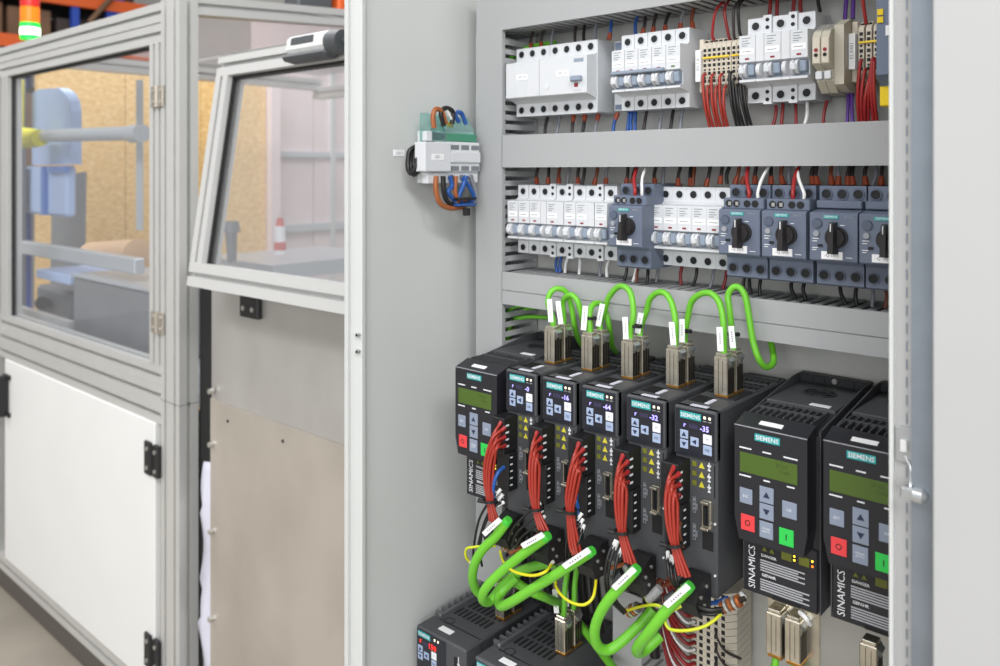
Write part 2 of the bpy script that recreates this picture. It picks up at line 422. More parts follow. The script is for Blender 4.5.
# ------------------------------------------------------------------ miniature circuit breakers
def mcb_parts(w, red=True):
    prof = [(-.008, -.045), (-.008, .045), (-.052, .045), (-.052, .0285), (-.057, .0255), (-.0725, .0245), (-.0735, .0235), (-.0735, -.0035), (-.0665, -.006), (-.0665, -.0205), (-.0735, -.022), (-.0735, -.0245), (-.057, -.027), (-.052, -.029), (-.052, -.045)]
    body = MB().prism(prof, .0002, w-.0002); body.m = 1
    body.box(.0012, w-.0012, -.0668, -.0664, -.0203, -.0062)
    c = w/2
    hole = MB().cyl((0, 0, 0), (0, -.0006, 0), .0043, n=14); hole.m = 1
    hole.ring((0, -.0002, 0), (0, -1, 0), .0042, .0053, .0008)
    hm = hole.mesh('terminal_screw', ['hole_black', 'device_sidegrey'])
    tg = MB(); x0 = .0015
    tg.cyl((x0, -.0715, -.0125), (x0+.0028, -.0715, -.0125), .0072, n=12).cyl((x0+.0045, -.0715, -.0125), (x0+.0073, -.0715, -.0125), .0072, n=12)
    tg.box(x0+.001, x0+.0065, -.080, -.072, -.0165, -.0095, c=.001).cyl((x0+.0028, -.0715, -.0125), (x0+.0045, -.0715, -.0125), .0055, n=12)
    tg.m = 1; tg.box(x0+.0078, w-.0012, -.0745, -.0665, -.018, -.0065, c=.001)
    tm = tg.mesh('toggle', ['device_white', 'toggle_grey'])
    lab = B(.0018, w-.0018, -.0739, -.0733, .0045, .0105).mesh('marker_label', 'label_white')
    ind = B(c-.0022, c+.0022, -.074, -.0733, -.0012, .0006).mesh('indicator_window', 'indicator_red' if red else 'indicator_green')
    pr = MB()
    for k, (a, b, zz) in enumerate(((.003, w-.005, .021), (.003, w-.008, .0182), (.003, w-.006, .0155), (.003, w-.009, .0132))):
        pr.box(a, b, -.07372, -.0734, zz, zz+.0007)
    pr.box(.0035, w-.0045, -.07405, -.0739, .007, .0077)
    return [('body', body.mesh('breaker_body', ['device_white', 'toggle_grey']), (0, 0, 0), []),
            ('terminal_screw', hm, (c, -.0519, .0365), []), ('terminal_screw', hm, (c, -.0519, -.0375), []),
            ('toggle', tm, (0, 0, 0), []), ('marker_label', lab, (0, 0, 0), []), ('indicator_window', ind, (0, 0, 0), []),
            ('printed_lines', pr.mesh('printed_lines', 'print_grey'), (0, 0, 0), [])]
MCB = mcb_parts(.0178); MCBG = mcb_parts(.0178, False)
def aux_parts(w=.0092):
    prof = [(-.008, -.047), (-.008, .047), (-.054, .047), (-.054, .0285), (-.058, .0255), (-.0735, .0245), (-.0735, -.0035), (-.0665, -.006), (-.0665, -.0205), (-.0735, -.022), (-.0735, -.0245), (-.058, -.027), (-.054, -.029), (-.054, -.047)]
    body = MB().prism(prof, .0002, w-.0002)
    s = MB().cyl((0, 0, 0), (0, -.0006, 0), .0021, n=10).mesh('terminal_screw', 'hole_black')
    return [('body', body.mesh('auxiliary_body', 'device_white'), (0, 0, 0), [])]+[('terminal_screw', s, (w/2, -.0539, z), []) for z in (.042, .034, -.034, -.042)]+[
        ('toggle', MB().cyl((.002, -.0715, -.0125), (.006, -.0715, -.0125), .0068, n=12).mesh('toggle', 'device_white'), (0, 0, 0), [])]
AUX = aux_parts()
ORD = ['first', 'second', 'third', 'fourth', 'fifth', 'sixth', 'seventh', 'eighth', 'ninth', 'tenth']
CNT = {}
def breaker(x, zc, label, group, parts=None, name='circuit_breaker', cat='circuit breaker'):
    CNT[label] = CNT.get(label, -1)+1
    if '#' in label: label = label.replace('#', ORD[CNT[label]])
    t = thing(name, (x, 0, zc), label, cat, group); inst(parts or MCB, t); return t
def tiebar(x0, x1, zc, parent):
    part('tie_bar', B(x0, x1, -.0775, -.0715, -.0075, -.0035, c=.001), 'toggle_grey', parent)
# upper row: five poles
x0 = -.5355
for i in range(5):
    t = breaker(x0+i*.0181, R1, '# white breaker of the tied set right of the wide residual-current switch' if i < 4 else 'white breaker with a green window, last beside the red-wired terminals', 'five breakers right of the residual-current switch', MCB if i < 4 else MCBG)
    if i == 0: tag(part('tie_bar', B(x0+.001, x0+.0715, -.0785, -.0738, R1-.0048, R1-.0008, c=.001), 'toggle_grey', None), 'grey bar tying the levers of four breakers together', 'tie bar')
# dim side unit left of those poles (seen edge-on, printed plate)
# upper row: three poles with auxiliaries
for i in range(3):
    x = -.3762+i*.0272
    breaker(x, R1, '# white breaker of the upper row between the two beige terminal groups', 'three breakers between the terminal groups')
    if i < 2: breaker(x+.0179, R1, '# narrow white auxiliary contact in the upper row, between single breakers', 'auxiliary contacts, upper row', AUX, 'auxiliary_contact', 'switch module')
# lower row left
for px, w in ((523.3, 1), (534.3, 1), (545.3, 1), (553.7, 0), (562.5, 1), (570.6, 0), (580, 1), (592, 1), (601, 0), (611, 1)):
    X = P(px, 190, -.052).x
    if w: breaker(X-.0089, R2, '# white breaker of the lower row from the side wall, before the lone motor switch', 'breakers left of the lone motor switch')
    else: breaker(X-.0046, R2, '# narrow white auxiliary contact from the side wall, lower row', 'auxiliary contacts, lower row', AUX, 'auxiliary_contact', 'switch module')
for i, px in enumerate((665.9, 680, 694.5, 709.8, 725)):
    X = -.4754+i*.01705
    breaker(X-.0089+.0006*i, R2, '# white breaker of the lower row right of the lone rotary motor switch', 'breakers right of the lone motor switch')

# ------------------------------------------------------------------ residual-current switch and its add-on
def rcd(x0, w, npole, label, name, lever):
    t = thing(name, (x0, 0, R1), label, 'switch')
    prof = [(-.008, -.045), (-.008, .045), (-.052, .045), (-.052, .029), (-.058, .026), (-.0725, .0235), (-.0735, .0225), (-.0735, -.0215), (-.0725, -.0225), (-.058, -.026), (-.052, -.029), (-.052, -.045)]
    b = MB().prism(prof, .0002, w-.0002)
    part('body', b, 'device_white', t)
    part('side_plate', B(w-.0002, w+.0012, -.052, -.008, -.044, .044), 'device_sidegrey', t)
    hole = MB().cyl((0, 0, 0), (0, -.0006, 0), .0045, n=14); hole.m = 1; hole.ring((0, -.0002, 0), (0, -1, 0), .0044, .0055, .0008)
    hm = hole.mesh('terminal_screw', ['hole_black', 'device_sidegrey'])
    for i in range(npole):
        for z in (.037, -.037): ob('terminal_screw', hm, t, ((i+.5)*w/npole, -.0519, z))
    lb = part('marker_label', B(w*.5-.009, w*.5+.009, -.0741, -.0734, .0005, .0075), 'label_white', t)
    ob('lettering', text('A0 10', .005, 'print_grey'), lb, (w*.5, -.0743, .004))
    if lever:
        part('type_plate', B(w-.0195, w-.005, -.0738, -.0734, .016, .0205), 'toggle_grey', t)
        lv = MB().box(w-.0215, w-.006, -.081, -.0735, -.008, -.001, c=.0015); lv.m = 1
        lv.box(w-.0195, w-.008, -.0745, -.0735, -.0175, -.0075); lv.m = 2; lv.box(w-.0182, w-.0125, -.0748, -.074, -.0145, -.0095)
        part('toggle', lv, ['toggle_grey', 'device_lightgrey', 'indicator_red'], t)
        part('test_button', MB().cyl((w*.17, -.0735, -.011), (w*.17, -.0745, -.011), .0035), 'device_lightgrey', t)
    else:
        part('body_seams', MB().box(w*.33-.0003, w*.33+.0003, -.0738, -.0734, -.021, .022).box(w*.66-.0003, w*.66+.0003, -.0738, -.0734, -.021, .022), 'device_lightgrey', t)
    return t
rcd(-.7005, .0556, 3, 'plain white three-pole module at the left end of the upper row', 'switch_module', False)
rcd(-.6445, .0735, 4, 'wide white residual-current switch with grey lever, upper row', 'residual_current_switch', True)
# clear-sided neutral block left of the five poles
nb = thing('neutral_block', (-.5555, 0, R1), 'dim blue-grey side block between residual-current switch and five breakers', 'terminal block')
m = MB().box(0, .0195, -.038, -.008, -.044, .042, c=.001); part('body', m, 'device_sidegrey', nb)
m = MB().box(.002, .018, -.0385, -.038, .026, .04); m.box(.002, .018, -.0385, -.038, -.042, -.036); part('blue_edge', m, 'safety_grey', nb)

# ------------------------------------------------------------------ beige terminal groups
def term_parts(w):
    prof = [(-.008, -.029), (-.008, .029), (-.046, .029), (-.0552, .022), (-.0552, -.022), (-.046, -.029)]
    b = MB().prism(prof, .0002, w-.0003)
    h = MB()
    for z in (.0255,):
        h.cyl((w/2, -.0490, z), (w/2, -.0512, z-.0006), .0021, n=8)
    for z in (.016, .0105, -.0005, -.0095, -.018): h.box(w/2-.0016, w/2+.0016, -.0556, -.0550, z-.0017, z+.0017)
    for z in (.0045, -.0055, -.0145): h.cyl((w/2, -.0550, z), (w/2, -.0556, z), .0013, n=8)
    return [('body', b.mesh('terminal_body', 'terminal_beige'), (0, 0, 0), []), ('contact_openings', h.mesh('contact_openings', 'hole_black'), (0, 0, 0), [])]
TERM = term_parts(.0056)
def term(x, label, group): t = thing('terminal_block', (x, 0, R1), label, 'terminal block', group); inst(TERM, t); return t
for i in range(8):
    t = term(-.4275+i*.0056+(0.0006 if i > 5 else 0), 'beige terminal block with '+('red' if i < 6 else 'black')+' wires, between five breakers and three breakers', 'terminal blocks of the first beige group')
    if i == 0: part('jumper_bar', B(.0004, .032, -.0575, -.0550, .0065, .0088, c=.0004), 'jumper_yellow', t)
    if i == 6: part('jumper_bar', B(.0004, .0106, -.0575, -.0550, .0065, .0088, c=.0004), 'jumper_yellow', t)
for i in range(4):
    t = term(-.2615+i*.0070, 'beige terminal block at the right end of the upper row, beside the yellow-cornered relay', 'terminal blocks of the second beige group')
    if i == 0: part('jumper_bar', B(.0004, .0195, -.0575, -.0550, .0065, .0088, c=.0004), 'jumper_yellow', t)
def marker(x, s, label):
    t = thing('marker_carrier', (x, 0, R1), label, 'marker')
    part('carrier', MB().box(0, .006, -.05, -.008, -.03, .03, c=.001), 'terminal_beige', t)
    lb = part('marker_label', B(.0002, .0062, -.059, -.05, -.018, .017), 'label_white', t)
    ob('lettering', text(s, .0048, 'print_grey', vertical=True), lb, (.0032, -.0592, 0))
marker(-.4345, '-XV 1.A', 'end marker with white label, left of the first beige terminals')
marker(-.2695, 'E2.X401', 'end marker with white label, left of the second beige terminals')
# beige relays
for i in range(2):
    x = -.2965+i*.0085
    t = thing('interface_relay', (x, 0, R1-.005), 'narrow beige plug-in relay with two round contacts, beside three breakers', 'relay', 'pair of beige relays')
    prof = [(-.008, -.035), (-.008, .034), (-.056, .034), (-.078, .024), (-.082, .018), (-.082, -.008), (-.07, -.013), (-.07, -.024), (-.058, -.035)]
    part('body', MB().prism(prof, .0003, .0082), 'relay_beige', t)
    part('front_cap', B(.0006, .0079, -.0832, -.0818, -.0075, .0175, c=.0004), 'terminal_beige', t)
    for z, c in ((.0005, 'hole_black'), (.0055, 'indicator_red')): part('contact', MB().cyl((.0042, -.0831, z), (.0042, -.0838, z), .0019, n=10), c, t)
    part('release_lever', B(.001, .0075, -.0765, -.0698, -.0225, -.0145, c=.0006), 'device_white', t)
    g = MB()
    for k in range(4): g.prism([(-.0578-.0045*k, .0336-.00205*k), (-.059-.0045*k, .0331-.00205*k), (-.0585-.0045*k, .0337-.00205*k)], .0008, .0078)
    part('top_ribs', g, 'print_grey', t)
# second module behind the relays (ribbed flank)
t = thing('relay_socket', (-.2793, 0, R1-.003), 'deep beige relay socket with ribbed top, left of the second end marker', 'relay')
part('body', MB().prism([(-.008, -.036), (-.008, .036), (-.05, .036), (-.07, .028), (-.07, -.03), (-.05, -.036)], 0, .0092), 'relay_beige', t)
part('flank_recess', B(.0091, .0095, -.06, -.03, -.012, .012), 'print_dim', t)
# safety relay at the right
t = thing('safety_relay', (-.2315, 0, R1), 'blue-grey safety relay with yellow terminal corners, partly behind the door edge', 'relay')
part('body', MB().prism([(-.008, -.05), (-.008, .05), (-.075, .05), (-.1, .038), (-.1, -.03), (-.075, -.05)], 0, .0225), 'safety_grey', t)
for z0, z1 in ((.033, .058), (-.058, -.026)):
    y = part('terminal_corner', MB().box(-.0008, .0225, -.088, -.06, z0, z1, c=.001), 'safety_yellow', t)
part('indicator_window', MB().box(.001, .006, -.1012, -.0995, .024, .0295).box(.001, .006, -.1012, -.0995, .017, .0225), 'safety_yellow', t)
part('marker_label', B(.008, .02, -.1008, -.0998, .005, .014), 'label_white', t)

# ------------------------------------------------------------------ rotary motor switches
def msw(x, label, aux, group):
    w = .0448
    t = thing('motor_protection_switch', (x, 0, R2), label, 'motor switch', group)
    b = MB().prism([(-.008, -.0485), (-.008, .0485), (-.074, .0485), (-.074, .0285), (-.078, .0265), (-.0985, .0235), (-.1, .0220), (-.1, -.0215), (-.0985, -.023), (-.083, -.0245), (-.081, -.0275), (-.081, -.0465), (-.078, -.0485)], .0004, w-.0004)
    part('body', b, 'switch_blue_grey', t)
    if 'S' not in MSW:
        h = MB().cyl((0, 0, 0), (0, -.0007, 0), .0045, n=14); h.m = 1; h.ring((0, -.0003, 0), (0, -1, 0), .0044, .0056, .0012)
        MSW['S'] = h.mesh('terminal_screw', ['hole_black', 'switch_blue_dark'])
        k = MB().cyl((.001, -.1, -.001), (.001, -.104, -.001), .0102, n=24).cyl((.001, -.104, -.001), (.001, -.107, -.001), .0092, .0082, n=24)
        k.add([(-.0032, -.105, .0135), (.0032, -.105, .0135), (.0038, -.105, -.0165), (-.0038, -.105, -.0165), (-.002, -.1135, .0125), (.002, -.1135, .0125), (.0026, -.1165, -.0155), (-.0026, -.1165, -.0155)], [(0, 1, 2, 3), (4, 7, 6, 5), (0, 4, 5, 1), (1, 5, 6, 2), (2, 6, 7, 3), (3, 7, 4, 0)])
        MSW['K'] = k.mesh('rotary_knob', 'knob_black')
        MSW['P'] = B(-.0004, .0004, -.1152, -.1135, .005, .0125).mesh('pointer_mark', 'print_white')
        MSW['L'] = B(-.0098, .0098, -.1012, -.0998, -.0037, .0037).mesh('marker_label', 'label_white')
        MSW['D'] = MB().cyl((0, -.1, 0), (0, -.1014, 0), .0042, n=16).ring((0, -.1, 0), (0, -1, 0), .0044, .0051, .0008).mesh('current_dial', 'switch_blue_dark')
        MSW['F'] = MB().box(-.0022, .0022, -.1012, -.0998, -.0012, .0012).mesh('trip_window', 'hole_black')
        pr = MB()
        for a, c, z in ((.003, .009, .0003), (.003, .0075, -.0022), (.003, .0085, -.0085), (.003, .0068, -.0105), (.029, .033, .0135), (.034, .040, -.0165)): pr.box(a, c, -.1006, -.0999, z, z+.0007)
        MSW['R'] = pr.mesh('printed_marks', 'print_white')
        sl = MB(); 
        for k in range(9): sl.box(.004+k*.0042, .0065+k*.0042, -.0835, -.0825, -.0262, -.0255)
        MSW['B'] = B(.0006, .0442, -.0745, -.0738, .031, .0335).mesh('terminal_ledge', 'switch_blue_dark')
    for i in range(3):
        for z, y in ((.0405, -.0739), (-.0380, -.0809)): ob('terminal_screw', MSW['S'], t, ((i+.5)*w/3, y, z))
    kn = ob('rotary_knob', MSW['K'], t, (.0250, 0, .0015)); ob('pointer_mark', MSW['P'], kn)
    lb = ob('marker_label', MSW['L'], t, (.0215, 0, -.0168))
    ob('lettering', text('-Q 1010', .0038, 'print_grey'), lb, (0, -.1014, 0))
    ob('current_dial', MSW['D'], t, (.0075, 0, .0130)); ob('trip_window', MSW['F'], t, (.0105, 0, -.0078)); ob('printed_marks', MSW['R'], t, (0, 0, -.002))
    ob('setting_button', MB().cyl((.007, -.1, .0035), (.007, -.1022, .0035), .0028, n=12).mesh('setting_button', 'print_dim') if 'Z' not in MSW else MSW['Z'], t)
    bn = part('brand_strip', B(.0135, .0275, -.1006, -.0998, .0178, .0212), 'teal', t)
    ob('lettering', text('SIEMENS', .0032, 'print_white'), bn, (.0205, -.1008, .0196))
    ob('lettering', text('SIRIUS', .003, 'print_dim'), t, (.036, -.1004, .0196))
    part('body_grooves', MB().box(.0005, w-.0005, -.0745, -.0735, .0287, .0293), 'hole_black', t)
    if aux:
        a = thing('auxiliary_contact', (x+.002, 0, R2), 'blue-grey contact block plugged on top of the '+aux, 'switch module', 'contact blocks on motor switches')
        part('body', MB().box(0, .0435, -.093, -.0745, .0240, .0352, c=.001), 'switch_blue_grey', a)
        if 'A' not in MSW:
            h = MB().cyl((0, 0, 0), (0, -.0006, 0), .0037, n=12); h.m = 1; h.box(-.0008, .0024, -.001, -.0004, -.002, .0018)
            MSW['A'] = h.mesh('terminal_screw', ['hole_black', 'screw_steel']); MSW['A2'] = MB().cyl((0, 0, 0), (0, -.0006, 0), .0037, n=12).mesh('terminal_screw', 'hole_black')
        for i, xx in enumerate((.0065, .0145, .026, .0345)): ob('terminal_screw', MSW['A' if i < 2 else 'A2'], a, (xx, -.0929, .0296))
    else:
        part('top_cover', B(.001, .0438, -.085, -.0745, .0268, .0345, c=.001), 'switch_blue_grey', t)
    return t
MSW = {}
msw(-.5225, 'blue-grey rotary motor switch standing alone between white breakers', 'lone motor switch', 'rotary motor switches')
msw(-.3865, 'blue-grey rotary motor switch directly right of the last white breaker', 'motor switch beside the white breakers', 'rotary motor switches')
msw(-.3402, 'blue-grey rotary motor switch with contact block, second of the run of four', 'second motor switch of the run', 'rotary motor switches')
msw(-.2925, 'blue-grey rotary motor switch without contact block, fully in view', None, 'rotary motor switches')
msw(-.2468, 'blue-grey rotary motor switch half hidden by the door edge', None, 'rotary motor switches')
# ------------------------------------------------------------------ single wires at the breaker rows
def wire(pts, r, m, label, group, ferrule=None, fend=-1, flen=.012, n=6, name='wire', cat='wire', fm='ferrule_orange', fr=1.55):
    pts = [Vector(p) for p in pts]
    if not ferrule:
        return tag(part(name, MB().tube(pts, r, n), m, None), label, cat, group)
    t = thing(name, pts[fend], label, cat, group)
    part('conductor', MB().tube(pts, r, n), m, t, -pts[fend])
    a = pts[fend]; b = pts[-2] if fend == -1 else pts[1]
    d = (b-a).normalized()
    part('ferrule', MB().cyl((0, 0, 0), d*flen, r*fr, r*fr*.8, n=8), fm, t)
    return t
CN = {'wire_red': 'red', 'wire_vermilion': 'red', 'wire_black': 'black', 'wire_dark': 'dark', 'wire_brown': 'brown', 'wire_orange': 'orange', 'wire_blue': 'blue', 'wire_purple': 'purple', 'wire_white': 'white', 'wire_grey': 'grey', 'wire_darkred': 'dark red'}
def vwire(px, py, ztop, zbot, y, m, where, fer=None, r=.0016, px2=None, py2=None, bend=.004):
    X = P(px, py, y).x; X2 = P(px2, py2 or py, y).x if px2 else X+random.uniform(-.003, .003)
    mid = (ztop+zbot)/2
    top = Vector((X2, y+.006, ztop)); bot = Vector((X, y, zbot))
    pts = [top, Vector((X2*.6+X*.4+random.uniform(-bend, bend)*.5, y+.002, mid)), bot]
    if fer == 'top': pts = pts[::-1]
    lab = '%s wire %s' % (CN[m], where)
    if fer: lab = '%s wire with orange sleeve %s' % (CN[m], where)
    wire(pts, r, m, lab, 'wires '+where, bool(fer), flen=.009)
w1t = 'between the top duct and the upper breaker row'
for px, m, f in ((531, 'wire_dark', 1), (541, 'wire_dark', 1), (551, 'wire_grey', 0), (575, 'wire_dark', 0), (584, 'wire_black', 0), (596, 'wire_grey', 0), (609, 'wire_blue', 1), (636, 'wire_blue', 0), (642, 'wire_dark', 1), (653, 'wire_dark', 1), (665, 'wire_black', 1), (680, 'wire_grey', 1), (693, 'wire_brown', 1)):
    vwire(px, 25, 1.489, 1.4637, -.036, m, w1t, 'bot' if f else None, .0021)
for px, m in ((769, 'wire_darkred'), (777, 'wire_darkred'), (793, 'wire_darkred'), (801, 'wire_darkred'), (820, 'wire_black')):
    vwire(px, 8, 1.489, 1.4640, -.042, m, w1t, None, .0021)
for px, m, zb, y in ((845, 'wire_purple', 1.455, -.03), (853, 'wire_purple', 1.455, -.03)):
    vwire(px, 12, 1.489, zb, y, m, w1t, None, .0023)
wt = 'bending from the top duct into the beige terminals'
for a, b, m in (((725, 2), (714, 40), 'wire_red'), ((729, 2), (730, 40), 'wire_darkred'), ((741, 2), (735.5, 40), 'wire_dark'), ((745, 2), (741, 36), 'wire_black'), ((866, 0), (866.5, 24), 'wire_red')):
    p, q = P(*a, -.045), P(*b, -.050); p.z = max(p.z, 1.489)
    wire([p, p*.6+q*.4+Vector((0, -.012, .004)), q+Vector((0, -.004, .006)), q], .0017, m, '%s wire %s' % (CN[m], wt), 'wires '+wt)
w1b = 'between the upper breaker row and the duct below it'
for px, m, f in ((545, 'wire_black', 0), (556, 'wire_grey', 0), (572, 'wire_dark', 1), (582, 'wire_black', 1), (595, 'wire_grey', 1), (613, 'wire_blue', 1), (627, 'wire_blue', 0), (631, 'wire_blue', 0), (635, 'wire_blue', 0), (643, 'wire_dark', 0), (659, 'wire_grey', 0), (670, 'wire_black', 0), (680, 'wire_grey', 0)):
    vwire(px, 118, 1.3731, 1.346, -.036, m, w1b, 'top' if f else None, .0021)
for px, m in ((772, 'wire_darkred'), (781, 'wire_darkred'), (796, 'wire_darkred'), (804, 'wire_white'), (823, 'wire_darkred'), (847, 'wire_purple'), (853, 'wire_purple')):
    vwire(px, 110, 1.3731 if px < 840 else 1.384, 1.346, -.042 if px < 840 else -.035, m, w1b, None, .0019)
wl = 'hanging from the beige terminals into the duct'
for a, b, m in ([((705.5+i*4.2, 74+(i % 2)*12), (710+i*3.6, 125), 'wire_vermilion') for i in range(6)] + [((732+i*3.4, 72+(i % 3)*6), (737+i*3.6, 122), 'wire_black') for i in range(5)] + [((862+i*4, 60+(i % 3)*9), (859+i*3.2, 119), 'wire_red') for i in range(4)] + [((874, 58), (873.5, 118), 'wire_red'), ((876, 60), (877, 118), 'wire_red')]):
    p, q = P(*a, -.0558), P(*b, -.052); q.z = 1.3485
    wire([p, p+Vector((0, -.006, -.005)), p*.45+q*.55+Vector((0, -.008, 0)), q], .00165, m, '%s wire %s' % ('red' if m != 'wire_black' else 'black', wl), 'wires '+wl)
w2t = 'between the middle duct and the lower breaker row'
X2T = [(537, 1), (548, 1), (559, 1), (567, 0), (578, 1), (582, 0), (594, 1), (606, 1), (626, 1), (632, 1), (655, 1), (663, 0), (678, 1), (691, 1), (693, 0), (706, 1), (720, 1), (727, 0), (735, 1), (742, 1), (755, 1), (771, 1), (783, 1), (790, 0), (813, 1), (818, 1), (832, 1), (838, 1), (848, 1), (853, 1), (866, 1), (872, 0), (881, 1)]
for i, (px, f) in enumerate(X2T):
    m = ('wire_dark', 'wire_black', 'wire_brown', 'wire_grey')[i % 4 if i % 5 else 0]
    vwire(px, 178, 1.308, 1.2838 if px < 718 else 1.2868, -.036 if px < 720 else -.05, m, w2t, 'bot' if f else None, .0022)
wc = 'curving from the middle duct to a contact block'
for a, b, m in (((637, 166), (635, 194), 'wire_red'), ((646, 168), (642, 195), 'wire_white'), ((748, 166), (749, 196), 'wire_red'), ((769, 168), (758, 197), 'wire_white'), ((799, 168), (793, 197), 'wire_red'), ((797, 167), (804, 198), 'wire_white')):
    p, q = P(*a, -.062), P(*b, -.09); p.z = 1.306; q.z = 1.2738
    wire([p, p*.5+q*.5+Vector((0, -.004, .003)), q+Vector((0, 0, .006)), q], .0021 if m == 'wire_red' else .0017, m, '%s wire %s' % (CN[m], wc), 'wires '+wc)
w2b = 'between the lower breaker row and the duct above the drives'
for px, m in ((557, 'wire_blue'), (560, 'wire_blue'), (565, 'wire_white'), (579, 'wire_white'), (600, 'wire_grey'), (607, 'wire_white'), (624, 'wire_black'), (633, 'wire_white'), (637, 'wire_brown'), (647, 'wire_black'), (656, 'wire_grey'), (681, 'wire_darkred'), (693, 'wire_black'), (710, 'wire_grey'), (723, 'wire_darkred')):
    X = P(px, 265, -.036)
    vwire(px, 262, 1.1929 if not 618 < px < 650 else 1.189, 1.169, -.034 if not 618 < px < 650 else -.05, m, w2b, None, .002)
for px, px2, m in ((744, 743, 'wire_black'), (751, 747, 'wire_black'), (760, 759, 'wire_black'), (796, 790, 'wire_black'), (806, 803, 'wire_black'), (846, 838, 'wire_black'), (857, 855, 'wire_black'), (872, 871, 'wire_grey'), (885, 884, 'wire_brown')):
    vwire(px, 285, 1.189, 1.169, -.052, m, w2b, None, .0021, px2, 275)

# ------------------------------------------------------------------ operator-panel inverters
def slab(x0, x1, z0, z1, y, t, c=.0006): return B(x0, x1, y-t, y, z0, z1, c=c)
TRI_U = [(-.0022, -.0017), (.0022, -.0017), (0, .0021)]
def tri(x, z, y, k=1.0, up=1, rot=0):
    pts = TRI_U if not rot else [(.0017, -.0022), (.0017, .0022), (-.0021, 0)]
    return MB().prism([(x+a*k, z+(b*k if rot else b*k*up)) for a, b in pts], y-.0003, y, 'y')
def inverter(x, ztop, label, group):
    t = thing('operator_inverter', (x, 0, ztop), label, 'inverter', group)
    w = .073; yb = -.150
    # carcass: raised side rims, sloped vent ledge
    side = [(-.002, -.162), (-.002, .018), (-.03, .018), (-.09, .010), (yb, .002), (yb, -.162)]
    part('housing', MB().prism([(-.002, -.162), (-.002, .006), (-.105, .006), (yb, -.003), (yb, -.158), (yb+.004, -.162)], .0012, w-.0012), 'drive_dark', t)
    for a in (0, w-.0016): part('side_rim', MB().prism(side, a, a+.0016), 'drive_grey', t)
    vn = MB()
    for k in range(9):
        vn.add([(.007+k*.0064, -.128, .0023), (.0105+k*.0064, -.128, .0023), (.0105+k*.0064, -.146, -.0018), (.007+k*.0064, -.146, -.0018)], [(0, 1, 2, 3)])
        if k < 8: vn.box(.007+k*.0064, .0105+k*.0064, -.121, -.108, .0055, .0066)
    part('top_vents', vn, 'vent_black', t)
    rb = MB()
    for k in range(10): rb.box(.0052+k*.0064, .0066+k*.0064, -.148, -.106, .0015, .0078)
    rb.box(.004, .064, -.1265, -.1245, .003, .0082); rb.box(.004, .064, -.107, -.105, .004, .0082)
    part('vent_ribs', rb, 'drive_grey', t)
    lid = part('top_lid', B(.003, w-.003, -.104, -.0125, .0055, .0095, c=.0008), 'drive_grey', t)
    fn = MB().ring((.036, -.05, .0094), (0, 0, 1), .0145, .0165, .0012, 24).ring((.036, -.05, .0094), (0, 0, 1), .0085, .0098, .0012, 20)
    for k in range(6):
        a = k*math.pi/3; c, s = math.cos(a), math.sin(a)
        fn.add([(.036+c*.009-s*.001, -.05+s*.009+c*.001, .0105), (.036+c*.015-s*.001, -.05+s*.015+c*.001, .0105), (.036+c*.015+s*.001, -.05+s*.015-c*.001, .0105), (.036+c*.009+s*.001, -.05+s*.009-c*.001, .0105)], [(0, 1, 2, 3)])
    fn.m = 1; fn.ring((.036, -.05, .0094), (0, 0, 1), .0001, .0145, .0004, 24)
    part('fan_grille', fn, ['drive_dark', 'vent_black'], t)
    part('rating_label', B(.043, .062, -.0985, -.0905, .0094, .0099), 'label_white', t)
    part('rear_wall', MB().box(.0016, w-.0016, -.011, -.0022, .006, .0185), 'drive_dark', t)
    bk = MB()
    for a in (.006, .018, .048, .06): bk.box(a, a+.009, -.0125, -.011, .0108, .0175)
    bk.m = 1; bk.cyl((.038, -.011, .0145), (.038, -.014, .0145), .0028)
    part('rear_tabs', bk, ['drive_dark', 'screw_steel'], t)
    # operator panel
    x0, x1, yf = .0015, .069, -.172
    pan = MB()
    v = [(x0, yf, -.001), (x1, yf, -.001), (x1, yf, -.085), (x1-.0035, yf, -.105), (x0+.0045, yf, -.105), (x0, yf, -.085)]
    n = len(v); bk2 = [(a+(0), -.150, b) for a, _, b in v]; bk2[0] = (x0, -.150, .007); bk2[1] = (x1, -.150, .007)
    v[0] = (x0, yf, 0); v[1] = (x1, yf, 0)
    pan.add(v+bk2, [list(range(n)), list(range(2*n-1, n-1, -1))]+[(i, (i+1) % n, n+(i+1) % n, n+i) for i in range(n)])
    pan = part('operator_panel', pan, 'bop_black', t)
    part('panel_edge', MB().box(x0, x1, yf-.0004, yf+.0008, -.0006, .0002), 'print_dim', pan)
    lb = MB().add([(.022, yf+.0065, .0026), (.0435, yf+.0065, .0026), (.0435, yf+.0118, .0043), (.022, yf+.0118, .0043), (.022, yf+.0065, .0016), (.0435, yf+.0065, .0016), (.0435, yf+.0118, .0033), (.022, yf+.0118, .0033)], [(0, 1, 2, 3), (7, 6, 5, 4), (0, 4, 5, 1), (1, 5, 6, 2), (2, 6, 7, 3), (3, 7, 4, 0)])
    part('address_label', lb, 'label_white', pan)
    b = part('brand_plate', slab(.021, .0447, -.0112, -.0045, yf, .0006), 'teal', pan)
    ob('lettering', text('SIEMENS', .0058, 'print_white', .00008), b, (.0328, yf-.0008, -.0079))
    dl = MB()
    for a, c in ((.0065, .018), (.0285, .0365), (.048, .0605)): dl.box(a, c, yf-.0005, yf, -.0207, -.0195)
    for a, c in ((.0065, .0175), (.0295, .0355), (.051, .058)): dl.box(a, c, yf-.0005, yf, -.0462, -.0450)
    part('menu_words', dl, 'print_white', pan)
    l = part('display', slab(.0068, .0605, -.0425, -.0243, yf, .0005), 'lcd_green', pan)
    for k, (s, xx, zz) in enumerate((('SP 0.0', .046, -.029), ('1/min', .049, -.034))): ob('lettering', text(s, .0042, 'lcd_ink'), l, (xx, yf-.0007, zz))
